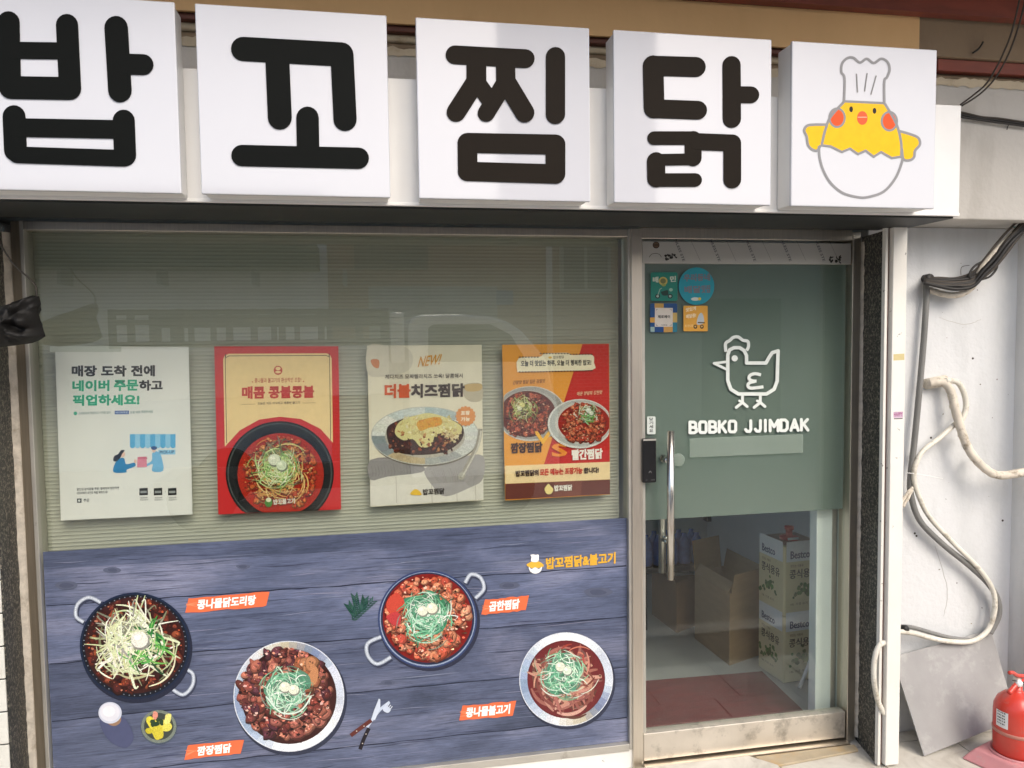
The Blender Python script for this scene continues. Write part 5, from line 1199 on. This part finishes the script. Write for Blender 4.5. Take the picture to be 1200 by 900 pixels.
# ------------------------------------------------------------------ across the street (mirrored in the glass)
m_conc = plaster('far_grey_wall', (.42, .43, .42), (.32, .33, .32)); m_whitewall = plaster('far_white_wall', (.82, .83, .84), (.72, .74, .76)); m_green = M('green_awning', (.05, .10, .08), .6)
def brickmat():
    m, t, b = newmat('far_brick'); v = coords(t, (1, 1, 1)); tc = node(t, 'ShaderNodeSeparateXYZ'); t.links.new(v, tc.inputs[0]); cb_ = node(t, 'ShaderNodeCombineXYZ'); t.links.new(tc.outputs['X'], cb_.inputs[0]); t.links.new(tc.outputs['Z'], cb_.inputs[1])
    br = node(t, 'ShaderNodeTexBrick', Scale=4.6); br.inputs['Color1'].default_value = (.34, .17, .10, 1); br.inputs['Color2'].default_value = (.40, .22, .13, 1); br.inputs['Mortar'].default_value = (.36, .33, .29, 1)
    t.links.new(cb_.outputs[0], br.inputs['Vector']); t.links.new(br.outputs[0], b.inputs['Base Color']); b.inputs['Roughness'].default_value = .85; return m
m_brick = brickmat(); m_winglass = M('far_window_glass', (.04, .06, .06), .08, var=.1, spec=.8)
def far(name, label, xa, xb, h, mat, d=9.0):
    t = thing(name, label, 'building', ((xa+xb)/2, -d, -.12)); box('wall', xa, xb, -d-5, -d, -.12, h, mat, t, 0); box('roof_edge', xa-.05, xb+.05, -d-5.05, -d+.12, h+.001, h+.14, m_conc, t, .01); return t
x1 = refl(384, 350, 9).x; x2 = refl(634, 350, 9).x; x3 = refl(740, 350, 9).x
t = far('white_shop_house', 'low white walled house across the street with green awning', -14, x1, 3.55, m_whitewall)
a0 = refl(200, 318, 9).z; a1 = refl(200, 290, 9).z
box('awning', -7, x1-.1, -9+.003, -8.4, a0, a1, m_green, t, .01)
for i in range(6): box('bracket', -6.6+i*1.25, -6.55+i*1.25, -8.95, -8.5, a0-.22, a0-.002, m_conc, t, 0)
t = far('brick_house', 'low brick house across the street', x1+.01, x2, 3.45, m_brick)
box('shutter', x1+.6, x2-.7, -9+.003, -8.96, .02, 2.5, m_conc, t, .005); box('window', x1+.4, x1+1.5, -9+.003, -8.97, 2.75, 3.2, m_winglass, t, .005)
t = far('tall_brick_house', 'tall narrow brick house across the street', x2+.01, x3, 8.6, m_brick)
for z in (2.4, 4.9, 7.2):
    wdw = box('window', x2+.3, x3-.35, -9+.003, -8.95, z, z+1.0, m_conc, t, .01); box('pane', x2+.36, (x2+x3)/2-.05, -8.949, -8.945, z+.06, z+.94, m_winglass, wdw, 0); box('pane', (x2+x3)/2, x3-.41, -8.949, -8.945, z+.06, z+.94, m_winglass, wdw, 0)
tube('drain_pipe', [(x2+.12, -8.93, 0), (x2+.12, -8.93, 8.4)], .05, m_plate, t, 1, 10, smoothpath=False)
t = far('grey_corner_house', 'low grey house across the street on the right', x3+.01, 14, 3.4, m_conc)
box('shop_door', x3+1.2, x3+2.6, -9+.003, -8.97, 0, 2.3, m_green, t, .01); box('window', x3+3.4, x3+5.6, -9+.003, -8.97, .9, 2.3, m_winglass, t, .01)
pl = box('house_number_plate', refl(582, 340, 8.9).x, refl(602, 340, 8.9).x, -8.955, -8.94, refl(590, 357, 8.9).z, refl(590, 340, 8.9).z, M('plate_blue', (.06, .16, .34), .4), None, .004); tag(pl, 'small blue house number plate on the brick house across the street', 'plate')
# parked truck with stake sides
dT = 4.7
m_tw = M('truck_white_paint', (.84, .85, .86), .25, var=.02, coat=.4); m_rub = M('tyre_rubber', (.02, .02, .02), .8); m_rail = M('dark_rail', (.07, .075, .07), .5)
gz = -.12
tx0 = refl(128, 380, dT).x; tx1 = refl(455, 380, dT).x; tz1 = refl(300, 362, dT).z; tz0 = refl(300, 404, dT).z
tr = thing('parked_truck', 'small white stake-bed truck parked across the street', 'truck', ((tx0+tx1)/2, -dT-.8, gz))
box('bed', tx0, tx1, -dT-1.6, -dT-.004, tz0-.50, tz0-.02, m_tw, tr, .02)
for yy in (-dT-.03, -dT-1.57):
    box('stake_rail', tx0, tx1, yy-.015, yy+.015, tz1-.05, tz1, m_rail, tr, .005); box('stake_rail', tx0, tx1, yy-.015, yy+.015, (tz0*.42+tz1*.58), (tz0*.42+tz1*.58)+.05, m_rail, tr, .005); box('stake_rail', tx0, tx1, yy-.015, yy+.015, tz0-.018, tz0+.04, m_rail, tr, .005)
    for pxs in (130, 152, 178, 210, 268, 297, 330, 376, 420, 452):
        x = refl(pxs, 380, dT).x; box('stake', x-.03, x+.03, yy-.024, yy+.024, tz0-.02, tz1+.004, m_rail, tr, .004)
box('cab_guard', tx1+.02, refl(474, 380, dT).x, -dT-1.55, -dT-.05, tz0-.2, refl(465, 366, dT).z, m_tw, tr, .02)
prof = [refl(x, y, dT) for x, y in ((479, 420), (478, 384), (482, 373), (492, 369), (540, 368.5), (575, 371), (596, 377), (612, 388), (640, 420))]
cz = gz+.45
PR = [(p_.x, p_.z) for p_ in prof]; PR = [(PR[0][0], cz)]+PR+[(PR[-1][0]+.12, 1.0), (PR[-1][0]+.14, cz)]
n = len(PR); V = [(x, -dT-.0, z) for x, z in PR]+[(x, -dT-1.55, z) for x, z in PR]
bm = bmesh.new(); vv = [bm.verts.new(v) for v in V]; bm.faces.new(vv[:n]); bm.faces.new(vv[n:][::-1])
for i in range(n): bm.faces.new((vv[i], vv[n+i], vv[n+(i+1) % n], vv[(i+1) % n]))
bmesh.ops.recalc_face_normals(bm, faces=bm.faces); bmesh.ops.bevel(bm, geom=[e_ for e_ in bm.edges], offset=.03, segments=3, affect='EDGES', profile=.5)
from_bm('cab', bm, m_tw, tr, False)
wq = [refl(x, y, dT-.005) for x, y in ((502, 424), (502, 384), (508, 380), (575, 380), (598, 392), (618, 424))]
slab('side_window', wq, -.012, m_winglass, tr)
for x in (tx0+.7, PR[-1][0]-.55):
    for yy in (-dT-.22, -dT-1.5):
        wh = lathe('wheel', [(.15, -.11), (.27, -.11), (.31, -.08), (.31, .08), (.27, .11), (.15, .11)], (x, yy, gz+.31), m_rub, tr, 28, Vector((0, 1, 0))); lathe('rim', [(.02, -.10), (.15, -.105), (.15, .105), (.02, .10)], (x, yy, gz+.31), m_alu, wh, 20, Vector((0, 1, 0)))
box('chassis', tx0+.2, PR[-1][0]-.2, -dT-1.2, -dT-.4, gz+.32, gz+.46, m_rail, tr, .01)
